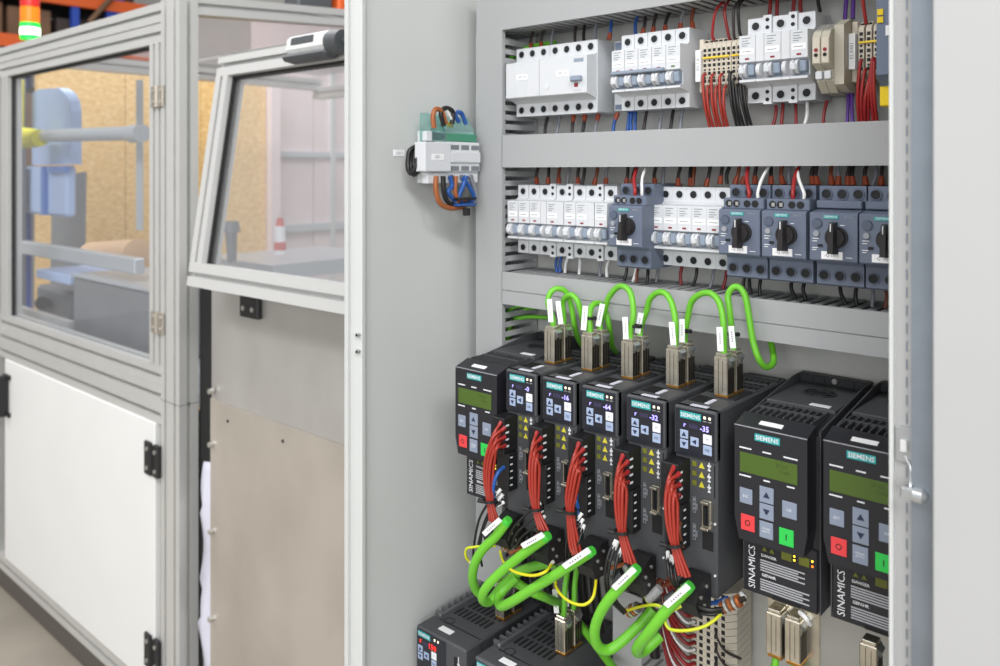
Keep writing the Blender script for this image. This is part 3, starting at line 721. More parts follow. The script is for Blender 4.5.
    for nm, xa, xb, za, zb, m in (('escape_key', .0068, .019, -.071, -.057, 'key_grey'), ('up_key', .0258, .039, -.0655, -.051, 'key_grey'), ('down_key', .0258, .039, -.0805, -.0665, 'key_grey'), ('confirm_key', .0468, .06, -.0735, -.0587, 'key_grey'), ('stop_key', .008, .0212, -.0955, -.081, 'key_red'), ('mode_key', .0258, .0385, -.0975, -.0825, 'key_grey'), ('start_key', .044, .0572, -.0985, -.0835, 'key_green')):
        k = part(nm, slab(xa, xb, za, zb, yf, .0008, .0003), m, pan); c = ((xa+xb)/2, yf-.0010, (za+zb)/2)
        if nm in ('up_key', 'down_key'): part('arrow', tri(c[0], c[2], yf-.0008, 1.4, 1 if nm == 'up_key' else -1), 'key_ink', k)
        elif nm == 'stop_key': part('symbol', MB().ring((c[0], yf-.0008, c[2]), (0, -1, 0), .0018, .0026, .0002), 'knob_black', k)
        elif nm == 'start_key': part('symbol', B(c[0]-.0004, c[0]+.0004, yf-.0011, yf-.0008, c[2]-.0026, c[2]+.0026), 'knob_black', k)
        else: ob('lettering', text({'escape_key': 'ESC', 'confirm_key': 'OK', 'mode_key': 'HAND\nAUTO'}[nm], .0034 if nm != 'mode_key' else .0026, 'print_white'), k, c)
    # terminal door below the panel
    d = part('lower_door', B(.0025, .071, -.1535, -.1498, -.1605, -.104, c=.0008), 'bop_black', t); yd = -.1537
    ob('lettering', text('SINAMICS', .0092, 'print_white', 0, True), d, (.0105, yd, -.1365))
    tl = MB()
    for zt in (-.1235, -.1415):
        for k in range(5):
            tl.box(.0185, .060-(.006 if k % 2 else 0)+(.004 if zt < -.13 else 0), yd-.0002, yd, zt-.0045-k*.0023, zt-.0033-k*.0023)
    part('warning_text', tl, 'print_pale', d)
    ob('lettering', text('DANGER', .0036, 'print_white', .0001), d, (.0265, yd-.0001, -.1228))
    ob('lettering', text('GEFAHR', .0036, 'print_white', .0001), d, (.0265, yd-.0001, -.1408))
    for xx in (.0225, .0295): part('warning_triangle', tri(xx, -.1165, yd, 1.1), 'olive_window', d)
    for a in (.0385, .0545): part('status_window', slab(a, a+.0095, -.1205, -.1125, yd, .0004), 'olive_window', d)
    for xx, zz, m in ((.0505, -.1145, 'led_yellow'), (.0505, -.1180, 'led_yellow'), (.0668, -.1140, 'led_yellow'), (.0668, -.1185, 'led_orange')): part('status_lamp', slab(xx-.0009, xx+.0009, zz-.0009, zz+.0009, yd, .0006, .0002), m, d)
    part('door_slot', B(.03, .056, -.1545, -.153, -.1600, -.1575), 'vent_black', d)
    return t
inverter(-.6985, 1.0625, 'operator-panel inverter beside the cabinet side wall, left of the servo drives', 'inverters with green text displays')
inverter(-.3365, 1.0662, 'operator-panel inverter in full view, right of the five servo drives', 'inverters with green text displays')
inverter(-.2550, 1.0690, 'operator-panel inverter partly hidden by the cabinet door edge', 'inverters with green text displays')
# ------------------------------------------------------------------ servo drives
def keypad(pan, yf, k=1.0):
    for nm, xa, xb, za, zb, m in [(a_, b_, c_, d_*.94, e_*.94, f_) for a_, b_, c_, d_, e_, f_ in (('up_key', .0046, .0132, -.0325, -.0238, 'key_blue'), ('down_key', .0046, .0132, -.0428, -.0338, 'key_blue'), ('left_key', .0156, .0244, -.0382, -.0292, 'key_blue'), ('menu_key', .029, .038, -.0334, -.0236, 'key_white'), ('enter_key', .029, .038, -.0444, -.0346, 'key_blue'))]:
        o = part(nm, slab(xa, xb, za, zb, yf, .0007, .0003), m, pan); c = ((xa+xb)/2, (za+zb)/2)
        if nm == 'left_key': part('arrow', tri(*c, yf-.0007, 1.1, 1, 1), 'key_ink', o)
        elif nm in ('up_key', 'down_key'): part('arrow', tri(*c, yf-.0007, 1.1, 1 if nm == 'up_key' else -1), 'key_ink', o)
        else: ob('lettering', text('M' if nm == 'menu_key' else 'OK', .0034, 'print_dim' if nm == 'menu_key' else 'key_ink'), o, (c[0], yf-.0009, c[1]))
def display(pan, yf, big, digits, red=False):
    l = part('segment_display', slab(.006, .0365, -.0212, -.0138, yf, .0004, .0002), 'panel_navy', pan)
    ob('lettering', text('r' if not red else 'F', .0068, 'segment_red' if red else 'segment_violet', .0001), l, (.0095, yf-.0006, -.0172))
    ob('lettering', text('888', .0064, 'segment_dim'), l, (.0188, yf-.0006, -.0175))
    ob('lettering', text(digits, .0098 if big else .0072, 'segment_red' if red else 'segment_violet', .0001 if big else .00015), l, (.0306, yf-.0007, -.0175))
TBK = None
def servo(x, ztop, shown, label):
    global TBK
    w, yf = .0446, -.172
    t = thing('servo_drive', (x, 0, ztop), label, 'servo drive', 'slim servo drives')
    part('housing', MB().box(0, w, yf+.0025, -.002, -.178, 0, c=.0015).box(0, w, yf, yf+.01, -.0480, 0, c=.0015), 'drive_grey', t)
    pan = part('display_panel', slab(-.0008, w-.0042, -.0462, -.0022, yf, .0006), 'panel_navy', t, (.0026, 0, 0)); y2 = yf-.0006
    b = part('brand_plate', slab(.0044, .0268, -.0112, -.0042, y2, .0005), 'teal', pan)
    ob('lettering', text('SIEMENS', .0056, 'print_white', .00008), b, (.0156, y2-.0007, -.0078))
    for xx in (.0305, .0357):
        part('status_lamp', slab(xx-.0012, xx+.0012, -.0080, -.0055, y2, .0004, .0002), 'led_white', pan)
        part('lamp_caption', slab(xx-.0017, xx+.0017, -.0107, -.0099, y2, .0002, 0), 'print_dim', pan)
    display(pan, y2, False, shown); keypad(pan, y2)
    # top: vents, labels
    vn = MB()
    for r in range(4):
        for k in range(6):
            vn.box(.004+k*.0062, .0078+k*.0062, -.137+r*.028 if r else -.143, -.122+r*.03, .0000, .0006) if not (r == 1 and 1 < k) and r != 0 else None
            if r == 0: vn.box(.0035+k*.003, .0052+k*.003, -.150, -.126, 0, .0006)
    part('top_vents', vn, 'vent_black', t)
    part('vent_bars', MB().box(.002, w-.002, -.0795, -.0765, .0002, .0022).box(.002, w-.002, -.05, -.047, .0002, .0022).box(.002, w-.002, -.02, -.017, .0002, .0022), 'drive_grey', t)
    part('type_label', B(.0135, .0315, -.1650, -.1592, -.0001, .0006), 'label_pale', t)
    part('port_label', B(.0215, .0262, -.1505, -.1325, -.0001, .0007), 'label_pale', t)
    part('port_frame', MB().box(.0195, .0405, -.1235, -.0825, -.0001, .0012), 'drive_dark', t)
    # lower front: connector block, symbols, ports
    if TBK is None:
        c = MB().box(-.002, .0165, yf-.022, yf+.0025, -.090, -.0500, c=.0008).box(-.001, .0165, yf-.014, yf+.0025, -.135, -.091, c=.0008)
        c.m = 1
        for k in range(4):
            c.box(.0164, .0169, yf-.019, yf-.0135, -.0595-k*.0078, -.0575-k*.0078)
        for k in range(5): c.box(.0164, .0169, yf-.011, yf-.007, -.097-k*.0078, -.0955-k*.0078)
        fx = MB()
        for k in range(4):
            fx.box(-.0005, .0055, yf-.0226, yf-.0218, -.0625-k*.0078, -.0565-k*.0078); fx.box(.008, .014, yf-.0226, yf-.0218, -.0625-k*.0078, -.0565-k*.0078)
        wt = MB()
        for k in range(3): wt.prism([(.0185+a, -.0515-k*.0092+b) for a, b in ((0, 0), (.0046, 0), (.0046, -.0048), (0, -.0048))], yf+.0019, yf+.0025, 'y')
        ty = MB()
        for k in range(3): ty.prism([(.0285+a*1.35, -.054-k*.0092+b*1.5) for a, b in TRI_U], yf+.0019, yf+.0025, 'y')
        ic = MB()
        for k, zz in enumerate((-.0525, -.063, -.073)):
            ic.box(.0358, .0366, yf+.0019, yf+.0025, zz-.004, zz+.003); ic.box(.0346, .038, yf+.0019, yf+.0025, zz-.001, zz+.0006); ic.box(.035, .0376, yf+.0019, yf+.0025, zz-.005, zz-.0036)
        pd = MB()
        for zz in (-.092, -.118):
            pd.box(.0192, .0195, yf+.0019, yf+.0025, zz-.009, zz+.006); pd.box(.0192, .0222, yf+.0019, yf+.0025, zz+.0057, zz+.006); pd.box(.0192, .0222, yf+.0019, yf+.0025, zz-.009, zz-.0087); pd.box(.0219, .0222, yf+.0019, yf+.0025, zz-.009, zz+.006)
            for k in range(3): pd.box(.0201, .0213, yf+.0019, yf+.0025, zz-.006+k*.0042, zz-.004+k*.0042)
            pd.box(.0231, .0238, yf+.0019, yf+.0025, zz-.006, zz)
        mx = MB().box(.0305, .0405, yf-.003, yf+.0025, -.1115, -.0845, c=.001); mx.m = 1
        mx.box(.0328, .0382, yf-.0036, yf-.0028, -.108, -.088); mx.m = 2
        mx.box(.0345, .0365, yf-.0052, yf-.0028, -.106, -.090); mx.m = 0
        mx.box(.0315, .0395, yf-.0075, yf-.003, -.087, -.0845, c=.0006).box(.0315, .0395, yf-.0075, yf-.003, -.1115, -.109, c=.0006)
        TBK = dict(c=c.mesh('terminal_connector', ['connector_black', 'print_white']), f=fx.mesh('contact_openings', 'hole_black'), w=wt.mesh('warning_frames', 'olive_window'), t=ty.mesh('warning_triangles', 'warning_yellow'), i=ic.mesh('port_symbols', 'print_white'), d=pd.mesh('pin_diagrams', 'print_dim'), m=mx.mesh('encoder_port', ['plug_nickel', 'hole_black', 'connector_black']),
                   s=B(.0225, .0235, yf+.002, yf+.0035, -.0925, -.0545).mesh('port_groove', 'vent_black'), g=MB().box(.0415, .0423, yf+.0018, yf+.003, -.082, -.051).box(.0295, .0405, yf+.0018, yf+.003, -.133, -.115).mesh('port_recess', 'vent_black'), k=MB().cyl((.0426, yf+.0025, -.106), (.0426, yf+.001, -.106), .0011).cyl((.0426, yf+.0025, -.155), (.0426, yf+.001, -.155), .0011).mesh('cover_screws', 'print_white'))
    c = ob('terminal_connector', TBK['c'], t); ob('contact_openings', TBK['f'], c)
    ob('warning_frames', TBK['w'], t); ob('warning_triangles', TBK['t'], t); ob('port_symbols', TBK['i'], t); ob('pin_diagrams', TBK['d'], t); ob('encoder_port', TBK['m'], t); ob('port_recess', TBK['g'], t); ob('cover_screws', TBK['k'], t)
    return t
VX = [P(px, 400, -.172).x for px in (505.5, 542, 581.5, 626, 674)]
VT = 1.0725
SHOW = ['0', '16', '64', '32', '35']
WHO = ['first servo drive from the side wall', 'second servo drive from the side wall', 'middle one of the five servo drives', 'fourth servo drive from the side wall', 'servo drive beside the pair of inverters']
WD = dict(zip(SHOW, WHO))
for x, s in zip(VX, SHOW):
    servo(x, VT, '-'+s, 'slim dark '+WD[s]+', violet digits '+s)

# ------------------------------------------------------------------ lower, wider servo drives
def wide_servo(x, ztop, label, shown):
    w, yf = .0872, -.172
    t = thing('wide_servo_drive', (x, 0, ztop), label, 'servo drive', 'wide servo drives at the bottom')
    part('housing', MB().box(.0, w, yf, -.140, -.21, 0, c=.002).box(.0105, w, -.145, -.002, -.21, 0, c=.0015), 'drive_grey', t)
    pan = part('display_panel', slab(.002, w*.62, -.055, -.0022, yf, .0006), 'panel_navy', t); y2 = yf-.0006
    b = part('brand_plate', slab(.0044, .0268, -.0112, -.0042, y2, .0005), 'teal', pan)
    ob('lettering', text('SIEMENS', .0056, 'print_white', .00008), b, (.0156, y2-.0007, -.0078))
    for xx in (.0345, .0405): part('status_lamp', slab(xx-.0012, xx+.0012, -.0085, -.0055, y2, .0004, .0002), 'led_white', pan)
    display(pan, y2, True, shown, True); keypad(pan, y2)
    part('type_label', B(.028, .049, -.1605, -.1515, -.0001, .0006), 'label_white', t)
    part('port_symbol', MB().box(w-.012, w-.0112, yf-.0005, yf, -.03, -.012).box(w-.0135, w-.0097, yf-.0005, yf, -.022, -.0205), 'print_white', t)
    part('side_port', B(w-.019, w-.0145, yf-.0006, yf, -.028, -.014), 'vent_black', t)
    part('moulded_arrow', MB().ring((.026, -.138, 0), (0, 0, 1), .006, .0075, .0006), 'drive_dark', t)
    vn = MB()
    for r in range(5):
        for k in range(8 if r < 2 else 6): vn.box(.017+k*.0075+(.0035 if r % 2 else 0), .0205+k*.0075+(.0035 if r % 2 else 0), -.121+r*.0235, -.103+r*.0235, 0, .0006)
    part('top_vents', vn, 'vent_black', t)
    part('side_rail', B(.0075, .012, -.140, -.004, -.005, .0035, c=.001), 'fin_aluminium', t)
    for k in range(11): part('cooling_fin', FIN, t, (0, -.132+k*.0115, 0)) if False else ob('cooling_fin', FINM, t, (0, -.132+k*.0115, 0))
    return t
FINM = B(-.004, .0105, -.0016, .0016, -.2, .0015).mesh('cooling_fin', 'fin_aluminium')
wide_servo(-.7672, .7215, 'wide dark servo drive with red display 150, at the foot of the side wall', '150')
wide_servo(-.6650, .7215, 'wide dark servo drive right of the one showing 150', '150')

# ------------------------------------------------------------------ metal network plugs and green loops
def plug_parts():
    w, d = .0150, .0077
    b = MB().box(0, w, -d, d, 0, .040, c=.0009)
    b.box(.0012, w-.0012, -d+.001, d-.001, .040, .0435, c=.0008)
    g = MB().box(w-.0002, w+.0004, -d+.0012, -.0030, .003, .028).box(w-.0002, w+.0004, -.0018, .0018, .003, .030).box(w-.0002, w+.0004, .0030, d-.0012, .003, .028)
    s = MB().box(.0052, .0056, -d-.0003, -d+.0002, .002, .038).box(.0098, .0101, -d-.0003, -d+.0002, .006, .036)
    c = MB().add([(w-.001, -d+.0008, .0395), (w-.001, d-.0008, .0395), (w+.003, -d+.0025, .0365), (w+.003, d-.0025, .0365), (w-.001, 0, .0285), (w+.001, 0, .0295)], [(0, 1, 3, 2), (2, 3, 5), (0, 2, 5, 4), (1, 4, 5, 3), (0, 4, 1)])
    f = MB().box(.002, w+.0006, -d-.0004, d+.0004, -.001, .0022, c=.0004)
    return [('shell', b.mesh('plug_shell', 'plug_nickel'), (0, 0, 0), [('shell_seam', s.mesh('shell_seam', 'plug_dark'), (0, 0, 0))]), ('side_slots', g.mesh('side_slots', 'plug_dark'), (0, 0, 0), []), ('clamp', c.mesh('plug_clamp', 'zinc_bright'), (0, 0, 0), []), ('contact_skirt', f.mesh('contact_skirt', 'brass'), (0, 0, 0), [])]
PLUG = plug_parts()
PTOP = {}
def plug(x, y, z, label, rot=None):
    t = thing('network_plug', (x, y, z), label, 'plug', 'nickel network plugs'); inst(PLUG, t)
    if rot: t.rotation_euler = rot
    return t
for i, x in enumerate(VX):
    for k, y in enumerate((-.1135, -.0925)):
        plug(x+.0165, y, VT+.0012, '%s nickel network plug on top of the %s' % ('front' if k == 0 else 'rear', WHO[i]))
        PTOP[(i, k)] = Vector((x+.0240, y, VT+.0447))
def flag(p, q, wd, th=.0022):
    "white cable marker between two points, as wide as wd"
    p, q = Vector(p), Vector(q); a = (q-p).normalized(); vw = Vector((SN*.6, -1, .1)).normalized()
    s = a.cross(Vector((-.45, .85, 0))).normalized()*wd/2; n = a.cross(s).normalized()*th/2
    v = [p+s+n, p-s+n, p-s-n, p+s-n, q+s+n, q-s+n, q-s-n, q+s-n]
    return MB().add(v, [(0, 1, 2, 3), (7, 6, 5, 4), (0, 4, 5, 1), (1, 5, 6, 2), (2, 6, 7, 3), (3, 7, 4, 0)])
def cable(pts, r, m, label, group, flags=(), ties=(), tip=None, name='cable', n=10):
    pts = [Vector(p) for p in pts]; t = thing(name, pts[0], label, 'cable', group)
    part('jacket', MB().tube(pts, r, n, 6), m, t, -pts[0])
    for p, q, wd in flags:
        f = part('marker_sleeve', flag(p, q, wd), 'label_white', t, -pts[0])
        p, q = Vector(p), Vector(q); a = (q-p); s = a.normalized().cross(Vector((-.45, .85, 0))).normalized(); nn = a.normalized().cross(s).normalized()
        if nn.y > 0: nn = -nn
        lm = MB()
        for k in range(5): 
            c0 = p+a*(.25+.1*k)+nn*.0013; lm.add([c0-s*wd*.10, c0+s*wd*.10, c0+s*wd*.10+a*.05, c0-s*wd*.10+a*.05], [(0, 1, 2, 3)])
        part('marker_print', lm, 'print_grey', f)
    for p, d in ties:
        p = Vector(p)
        d = Vector(d).normalized()
        tm = MB().ring(p-d*.0016, d, r*.98, r+.0012, .0032, 14); tm.cyl(p+Vector((r, -r*.6, 0)), p+Vector((r+.006, -r*.6-.003, .0015)), .0019, .0024, n=8)
        part('cable_tie', tm, 'rubber_black', t, -pts[0])
    return t
def pts2(lst, y0, y1):
    n = len(lst)-1
    return [P(a, b, y0+(y1-y0)*i/n) for i, (a, b) in enumerate(lst)]
LOOPG = 'green network cable loops'
def loop(i, k, mid, j, l, label, flags=(), ties=()):
    a = PTOP[(i, k)]
    pts = [a+Vector((0, 0, -.003)), a+Vector((0, 0, .008))]+mid
    if j is not None: b = PTOP[(j, l)]; pts += [b+Vector((0, 0, .008)), b+Vector((0, 0, -.003))]
    cable(pts, .0034, 'cable_green', label, LOOPG, flags, ties)
loop(0, 0, [P(a_, b_, y_) for a_, b_, y_ in ((548, 303, -.112), (551, 292, -.108), (558, 288.5, -.102), (566, 292, -.094), (571, 305, -.088), (574, 322, -.083), (578, 338, -.062), (587, 352, -.03))], None, 0, 'green loop from the front plug of the first servo drive', [(P(549.5, 299, -.122), P(551, 322, -.122), .0058)])
loop(0, 1, [P(a_, b_, y_) for a_, b_, y_ in ((563, 303, -.094), (566, 297, -.097), (572, 295, -.1), (578, 302, -.1), (582, 316, -.094), (587, 332, -.080), (599, 338, -.05), (612, 339, -.02))], None, 0, 'small green loop at the rear plug of the first servo drive', [(P(558, 301, -.108), P(561, 324, -.108), .0058)])
loop(1, 0, [P(a_, b_, y_) for a_, b_, y_ in ((589.5, 315, -.112), (592, 306, -.104), (598, 303, -.094), (604, 308, -.086), (609, 325, -.082), (612, 345, -.055), (616, 352, -.03))], None, 0, 'short green loop at the front plug of the second servo drive from the side wall', [(P(585.5, 306, -.122), P(583.5, 330, -.122), .0062)], [(P(591, 318, -.113), (0, 0, 1))])
loop(1, 1, pts2([(605, 310), (609, 297), (618, 287), (626, 287.5), (631.5, 296), (633.5, 315)], -.094, -.1135), 2, 0, 'green loop joining the second and the middle servo drive', [(P(602.5, 304, -.106), P(598, 326, -.106), .006), (P(625, 317, -.124), P(626, 339, -.124), .0058)])
loop(2, 1, pts2([(646.5, 311), (650, 299), (658, 292.5), (666, 294), (672, 304), (675.5, 322)], -.094, -.1135), 3, 0, 'green loop joining the middle and the fourth servo drive', [(P(641, 313, -.106), P(637.5, 333, -.106), .006), (P(671.5, 322, -.124), P(673.5, 345, -.124), .0058)], [(P(636, 326, -.112), (0, 0, 1))])
loop(3, 1, pts2([(688, 316), (692, 301), (702, 293.5), (712, 294), (719.5, 303), (723.5, 322)], -.094, -.1135), 4, 0, 'green loop joining the fourth servo drive and the one beside the inverters', [(P(682, 319, -.106), P(682, 342, -.106), .0058), (P(719.5, 327, -.124), P(720.5, 351, -.124), .006)], [(P(685, 331, -.1), (0, 0, 1))])
loop(4, 1, pts2([(729.5, 310), (728, 296), (733, 287.5), (740, 288), (745.5, 297), (749, 316), (753, 341), (759, 359)], -.096, -.088)+[P(766, 367, -.078), P(773, 363, -.066), P(773, 352, -.055), P(770, 338, -.045)], None, 0, 'long green loop hanging down behind the duct, beside the pair of inverters', [(P(731, 326, -.108), P(733, 348, -.108), .0058)], [(P(732, 334, -.095), (0, 0, 1))])

# ------------------------------------------------------------------ red wire bundles in front of the connectors
BUN = [[(502, 422), (496, 436), (490, 458), (488, 480), (490, 502), (494, 522)],
       [(538, 432), (535.5, 446), (534, 466), (534, 490), (536, 510), (543, 530)],
       [(580, 443), (577, 458), (574.5, 474), (570.5, 497), (570, 512), (574, 545), (578, 556)],
       [(624, 455), (621.5, 470), (620.5, 490), (620.5, 512), (622, 533), (630, 563)],
       [(675, 467), (672.5, 480), (671, 502), (672, 524), (675, 546), (684, 576)]]
for i, bl in enumerate(BUN):
    for k in range(6):
        off = (k-2.5)*.0020; pts = []
        for j, (a, b) in enumerate(bl):
            f = min(1, j/2)
            p = P(a, b, -.2005-.010*math.sin(min(1, j/3)*math.pi/2))
            sp = (1.0, .85, 1.0, .9, .55, .9, .9)[j]
            if j == 0: p = P(a, b, -.193)+Vector((.0045 if k % 2 else -.001, 0, -.0078*k*.66))
            elif j == 1: p += Vector((off*.8, -.003*(k % 2), -.006*k*.4))
            else: p += Vector((off*sp, (.0026 if k % 2 else -.0012)*sp, 0))
            pts.append(p)
        wire(pts, .00178, 'wire_vermilion', 'red wire in the bundle of the %s' % WHO[i], 'red bundle %s' % SHOW[i], True, 0, .006, fm='wire_red', fr=1.5, n=7)
    p = P(*bl[4], -.2105); q = P(*bl[3], -.2105)
    tag(part('cable_tie', MB().ring(p, (q-p), .0068, .0078, .0028, 16).cyl(p+Vector((-.006, -.004, 0)), p+Vector((-.012, -.007, .001)), .002, .0024), 'rubber_black', None), 'black tie round the red bundle of the %s' % WHO[i], 'cable tie', 'ties on red bundles')
cable([P(504, 467, -.194), P(498, 473, -.204), P(494, 484, -.208), P(493, 500, -.206), P(495, 522, -.2)], .0022, 'wire_blue', 'blue wire beside the red bundle of the first servo drive from the side wall', 'blue wires', n=7, name='wire')
for i, (a, b) in enumerate(((538, 494), (578, 496), (681, 523), (577, 484))):
    wire([P(a, b, -.190), P(a-1.5, b+4, -.199), P(a-1, b+12, -.2), P(a+2, b+24, -.196)], .0013, 'wire_blue' if i % 2 else 'wire_brown', 'short %s wire at a servo connector' % ('blue' if i % 2 else 'brown'), 'short connector wires')

# ------------------------------------------------------------------ cable hoods, thick green cables
HOOD = []
def hood(px, py, y, s, k):
    p = P(px, py, y)
    t = thing('cable_connector', p, 'black angled cable connector low on the '+WD[s], 'connector', 'black encoder connectors')
    t.scale = (.8, .78, .8)
    b = MB().prism([(0, -.024), (0, .018), (-.012, .020), (-.034, .010), (-.038, -.006), (-.03, -.022)], 0, .026)
    part('shell', b, 'connector_black', t)
    for yy, zz in ((-.012, .008), (-.026, .0), (-.018, -.012)):
        part('screw', MB().cyl((.026, yy, zz), (.0274, yy, zz), .0022, n=8), 'screw_steel', t)
    part('latch', MB().cyl((.004, -.036, .008), (.012, -.043, .008), .0042), 'screw_steel', t)
    part('strain_clamp', MB().cyl((-.001, -.034, -.004), (-.011, -.040, -.012), .0078, .0066, n=12), 'drive_dark', t)
    return t
HP = [(509, 522, '0'), (549, 537, '16'), (592, 548, '64'), (638, 563, '32'), (691, 582, '35')]
for i, (a, b, s) in enumerate(HP): hood(a, b, -.176, s, i)
TK = 'thick green motor cables'
def gpts(l): return [P(a, b, y) for a, b, y in l]
def gc(l, label, fl=None, tip=True):
    pts = gpts(l); flags = []
    if fl: flags = [(P(*fl[0]), P(*fl[1]), .0054)]
    o = cable(pts, .0052, 'cable_green', label, TK, flags, n=12)
    if tip:
        d = (pts[0]-pts[1]).normalized()
        part('cut_end', MB().cyl((0, 0, 0), d*.006, .0054, .0046, n=12), 'cable_green_tip', o)
    return o
gc([(506, 523, -.212), (496, 536, -.214), (483, 549, -.215), (475, 563, -.213), (472.5, 577, -.205), (475, 588, -.192), (480, 594, -.182)], 'thick green cable hanging low from the first servo drive from the side wall', ((484, 534, -.222), (500, 519.5, -.222)))
gc([(545, 538, -.212), (523, 554, -.216), (501, 572, -.217), (486, 588, -.218), (482.5, 599, -.212), (490, 601, -.195), (503, 585, -.185), (517, 573, -.175), (535, 566, -.165), (556, 563, -.155)], 'thick green cable hanging low from the second servo drive from the side wall', ((522.5, 546, -.224), (543, 534.5, -.224)))
gc([(589, 553, -.212), (560, 572, -.216), (533, 588.5, -.217), (512, 601.5, -.214), (501, 606, -.206), (498.5, 598, -.196), (505, 588, -.186), (517, 577, -.178)], 'thick green cable hanging low from the middle one of the five servo drives', ((564, 566.5, -.224), (589, 550, -.224)))
gc([(512, 580, -.16), (530, 591, -.158), (547, 598, -.135), (562, 606, -.075), (578, 622, -.058), (600, 650, -.065), (618, 674, -.09)], 'thick green cable running behind the others towards the lower terminals', None, False)
gc([(634, 571.5, -.212), (620, 587, -.215), (607, 602, -.216), (598, 618, -.214), (594.5, 633, -.21), (598, 646, -.202), (608, 650, -.192), (621, 642, -.182), (638, 626, -.17), (653, 609, -.158)], 'thick green cable hanging low from the fourth servo drive from the side wall', ((614, 588, -.224), (634, 569, -.224)))
gc([(687, 589, -.212), (668, 608.5, -.217), (650, 631, -.218), (639, 645, -.212), (637, 652, -.200), (645, 650, -.186), (660, 636, -.17)], 'thick green cable hanging low from the servo drive beside the pair of inverters', ((666, 605.5, -.224), (688, 586, -.224)))

# ------------------------------------------------------------------ earth wires, black wires, braid clamps
YG = 'yellow-green earth wires'
for l, lab in (([(496, 546, -.2), (485, 546, -.206), (474, 547, -.21), (466.5, 549, -.21), (466, 557, -.208), (473, 566, -.2)], 'yellow earth wire looping out beside the cabinet side wall'),
               ([(500, 551, -.196), (503, 561, -.205), (513, 571, -.222), (531, 575.5, -.226), (545, 572, -.224), (553, 562, -.2)], 'yellow earth wire sagging low on the second servo drive from the side wall'),
               ([(556, 577, -.2), (556.5, 588, -.208), (567, 600, -.215), (582, 605, -.215), (592, 599, -.21), (595.5, 586, -.2), (596, 570, -.19)], 'yellow earth wire sagging low on the middle one of the five servo drives'),
               ([(626, 611, -.18), (641, 606.5, -.195), (655, 605, -.205), (664, 608, -.205)], 'yellow earth wire passing behind the cable of the drive showing 35'),
               ([(643, 588, -.17), (645, 597, -.18), (650, 604, -.19), (660, 607, -.2)], 'short yellow earth wire below the fourth servo drive from the side wall'),
               ([(681, 606, -.205), (671, 612, -.212), (665, 620, -.215), (670, 629, -.215), (686, 630.5, -.212), (704, 626.5, -.205), (717, 618, -.195), (723, 611, -.185)], 'yellow earth wire sagging low on the servo drive beside the pair of inverters')):
    wire(gpts(l), .0016, 'wire_yellow_green', lab, YG, True, -1, .008, fm='wire_white', fr=1.3)
BKS = {'0': [[(501, 489), (489, 502), (479, 520), (474, 545), (473, 560)], [(504, 502), (494, 508), (483, 530), (480, 552), (482, 566)], [(503, 494), (489, 512), (481, 533), (477, 552), (476, 564)]],
       '16': [[(541, 503), (529, 512), (514, 527), (508, 540)], [(543, 510), (532, 519), (517, 533), (512, 546)], [(545, 516), (536, 525), (521, 538), (515, 548)]],
       '64': [[(582, 513), (572, 527), (566, 548), (568, 562)], [(583, 519), (576, 532), (570, 552), (571, 565)], [(584, 525), (580, 538), (575, 556), (573, 568)]],
       '32': [[(616, 540), (608, 556), (605, 580), (609, 598), (622, 612)], [(618, 541), (611, 558), (608, 580), (611, 597), (624, 614)], [(622, 548), (616, 564), (613, 584), (616, 600), (626, 612)]],
       '35': [[(668, 552), (668, 565), (670, 578), (678, 590)], [(671, 556), (671, 568), (673, 580), (681, 592)], [(674, 557), (675, 570), (677, 582), (684, 594)]]}
for s, ls in BKS.items():
    for l in ls:
        y = [-.196, -.207, -.21, -.205, -.196]
        wire([P(a, b, y[j]) for j, (a, b) in enumerate(l)], .0014, 'wire_black', 'thin black wire with white sleeve by the '+WD[s], 'black wires '+s, True, 0, .009, fm='wire_white', fr=1.5)
for l in ([(690, 598, -.195), (698, 606, -.2), (710, 610, -.198), (722, 609, -.19)], [(688, 602, -.193), (697, 611, -.197), (711, 614, -.195), (723, 612, -.187)]):
    wire(gpts(l), .0022, 'wire_black', 'black wire running to the copper braid clamp', 'wires to the braid clamp')
def clamp(px, py, y, d, lab, n=5):
    p = P(px, py, y); d = Vector(d).normalized(); t = thing('braid_clamp', p, lab, 'clamp', 'copper braid clamps')
    for k in range(n):
        part('clamp_ring', MB().ring(d*(.0042*k), d, .002, .0068-.0004*k if k % 2 else .0056, .0028, 12), 'copper' if k % 2 == 0 else 'screw_steel', t)
    part('bolt', MB().cyl(-d*.002, d*(.0042*n+.004), .0024), 'plug_dark', t)
clamp(722, 608, -.183, (.8, .2, .55), 'copper braid clamp with rings below the servo drive beside the pair of inverters')
clamp(629, 612, -.175, (.6, -.1, .5), 'copper braid clamp below the fourth servo drive from the side wall', 4)
clamp(505, 547, -.19, (.6, -.2, .4), 'copper braid clamp below the first servo drive from the side wall', 4)
clamp(497, 578, -.18, (.5, -.2, .5), 'steel braid clamp among the green cables above the drive showing 150', 4)
clamp(573, 556, -.185, (.6, -.1, .4), 'copper braid clamp below the middle one of the five servo drives', 3)
tag(part('clear_sleeve', MB().cyl(P(648, 600, -.19), P(660, 588, -.185), .0045, n=12), 'clear_sleeve', None), 'clear plastic sleeve below the fourth servo drive from the side wall', 'sleeve')
# orange and brown leads behind the hoods
for l, m in (([(508, 548), (520, 545), (533, 540), (541, 530)], 'wire_orange'), ([(510, 553), (523, 549), (536, 546)], 'wire_orange'), ([(600, 570), (618, 566), (634, 561)], 'wire_orange'), ([(652, 592), (668, 584), (684, 580), (700, 583)], 'wire_brown'), ([(650, 585), (666, 578), (684, 575)], 'wire_brown'), ([(700, 602), (714, 603), (728, 598)], 'wire_blue')):
    wire([P(a, b, -.165) for a, b in l], .0024, m, '%s lead running behind the cable connectors' % CN[m], 'leads behind the connectors')
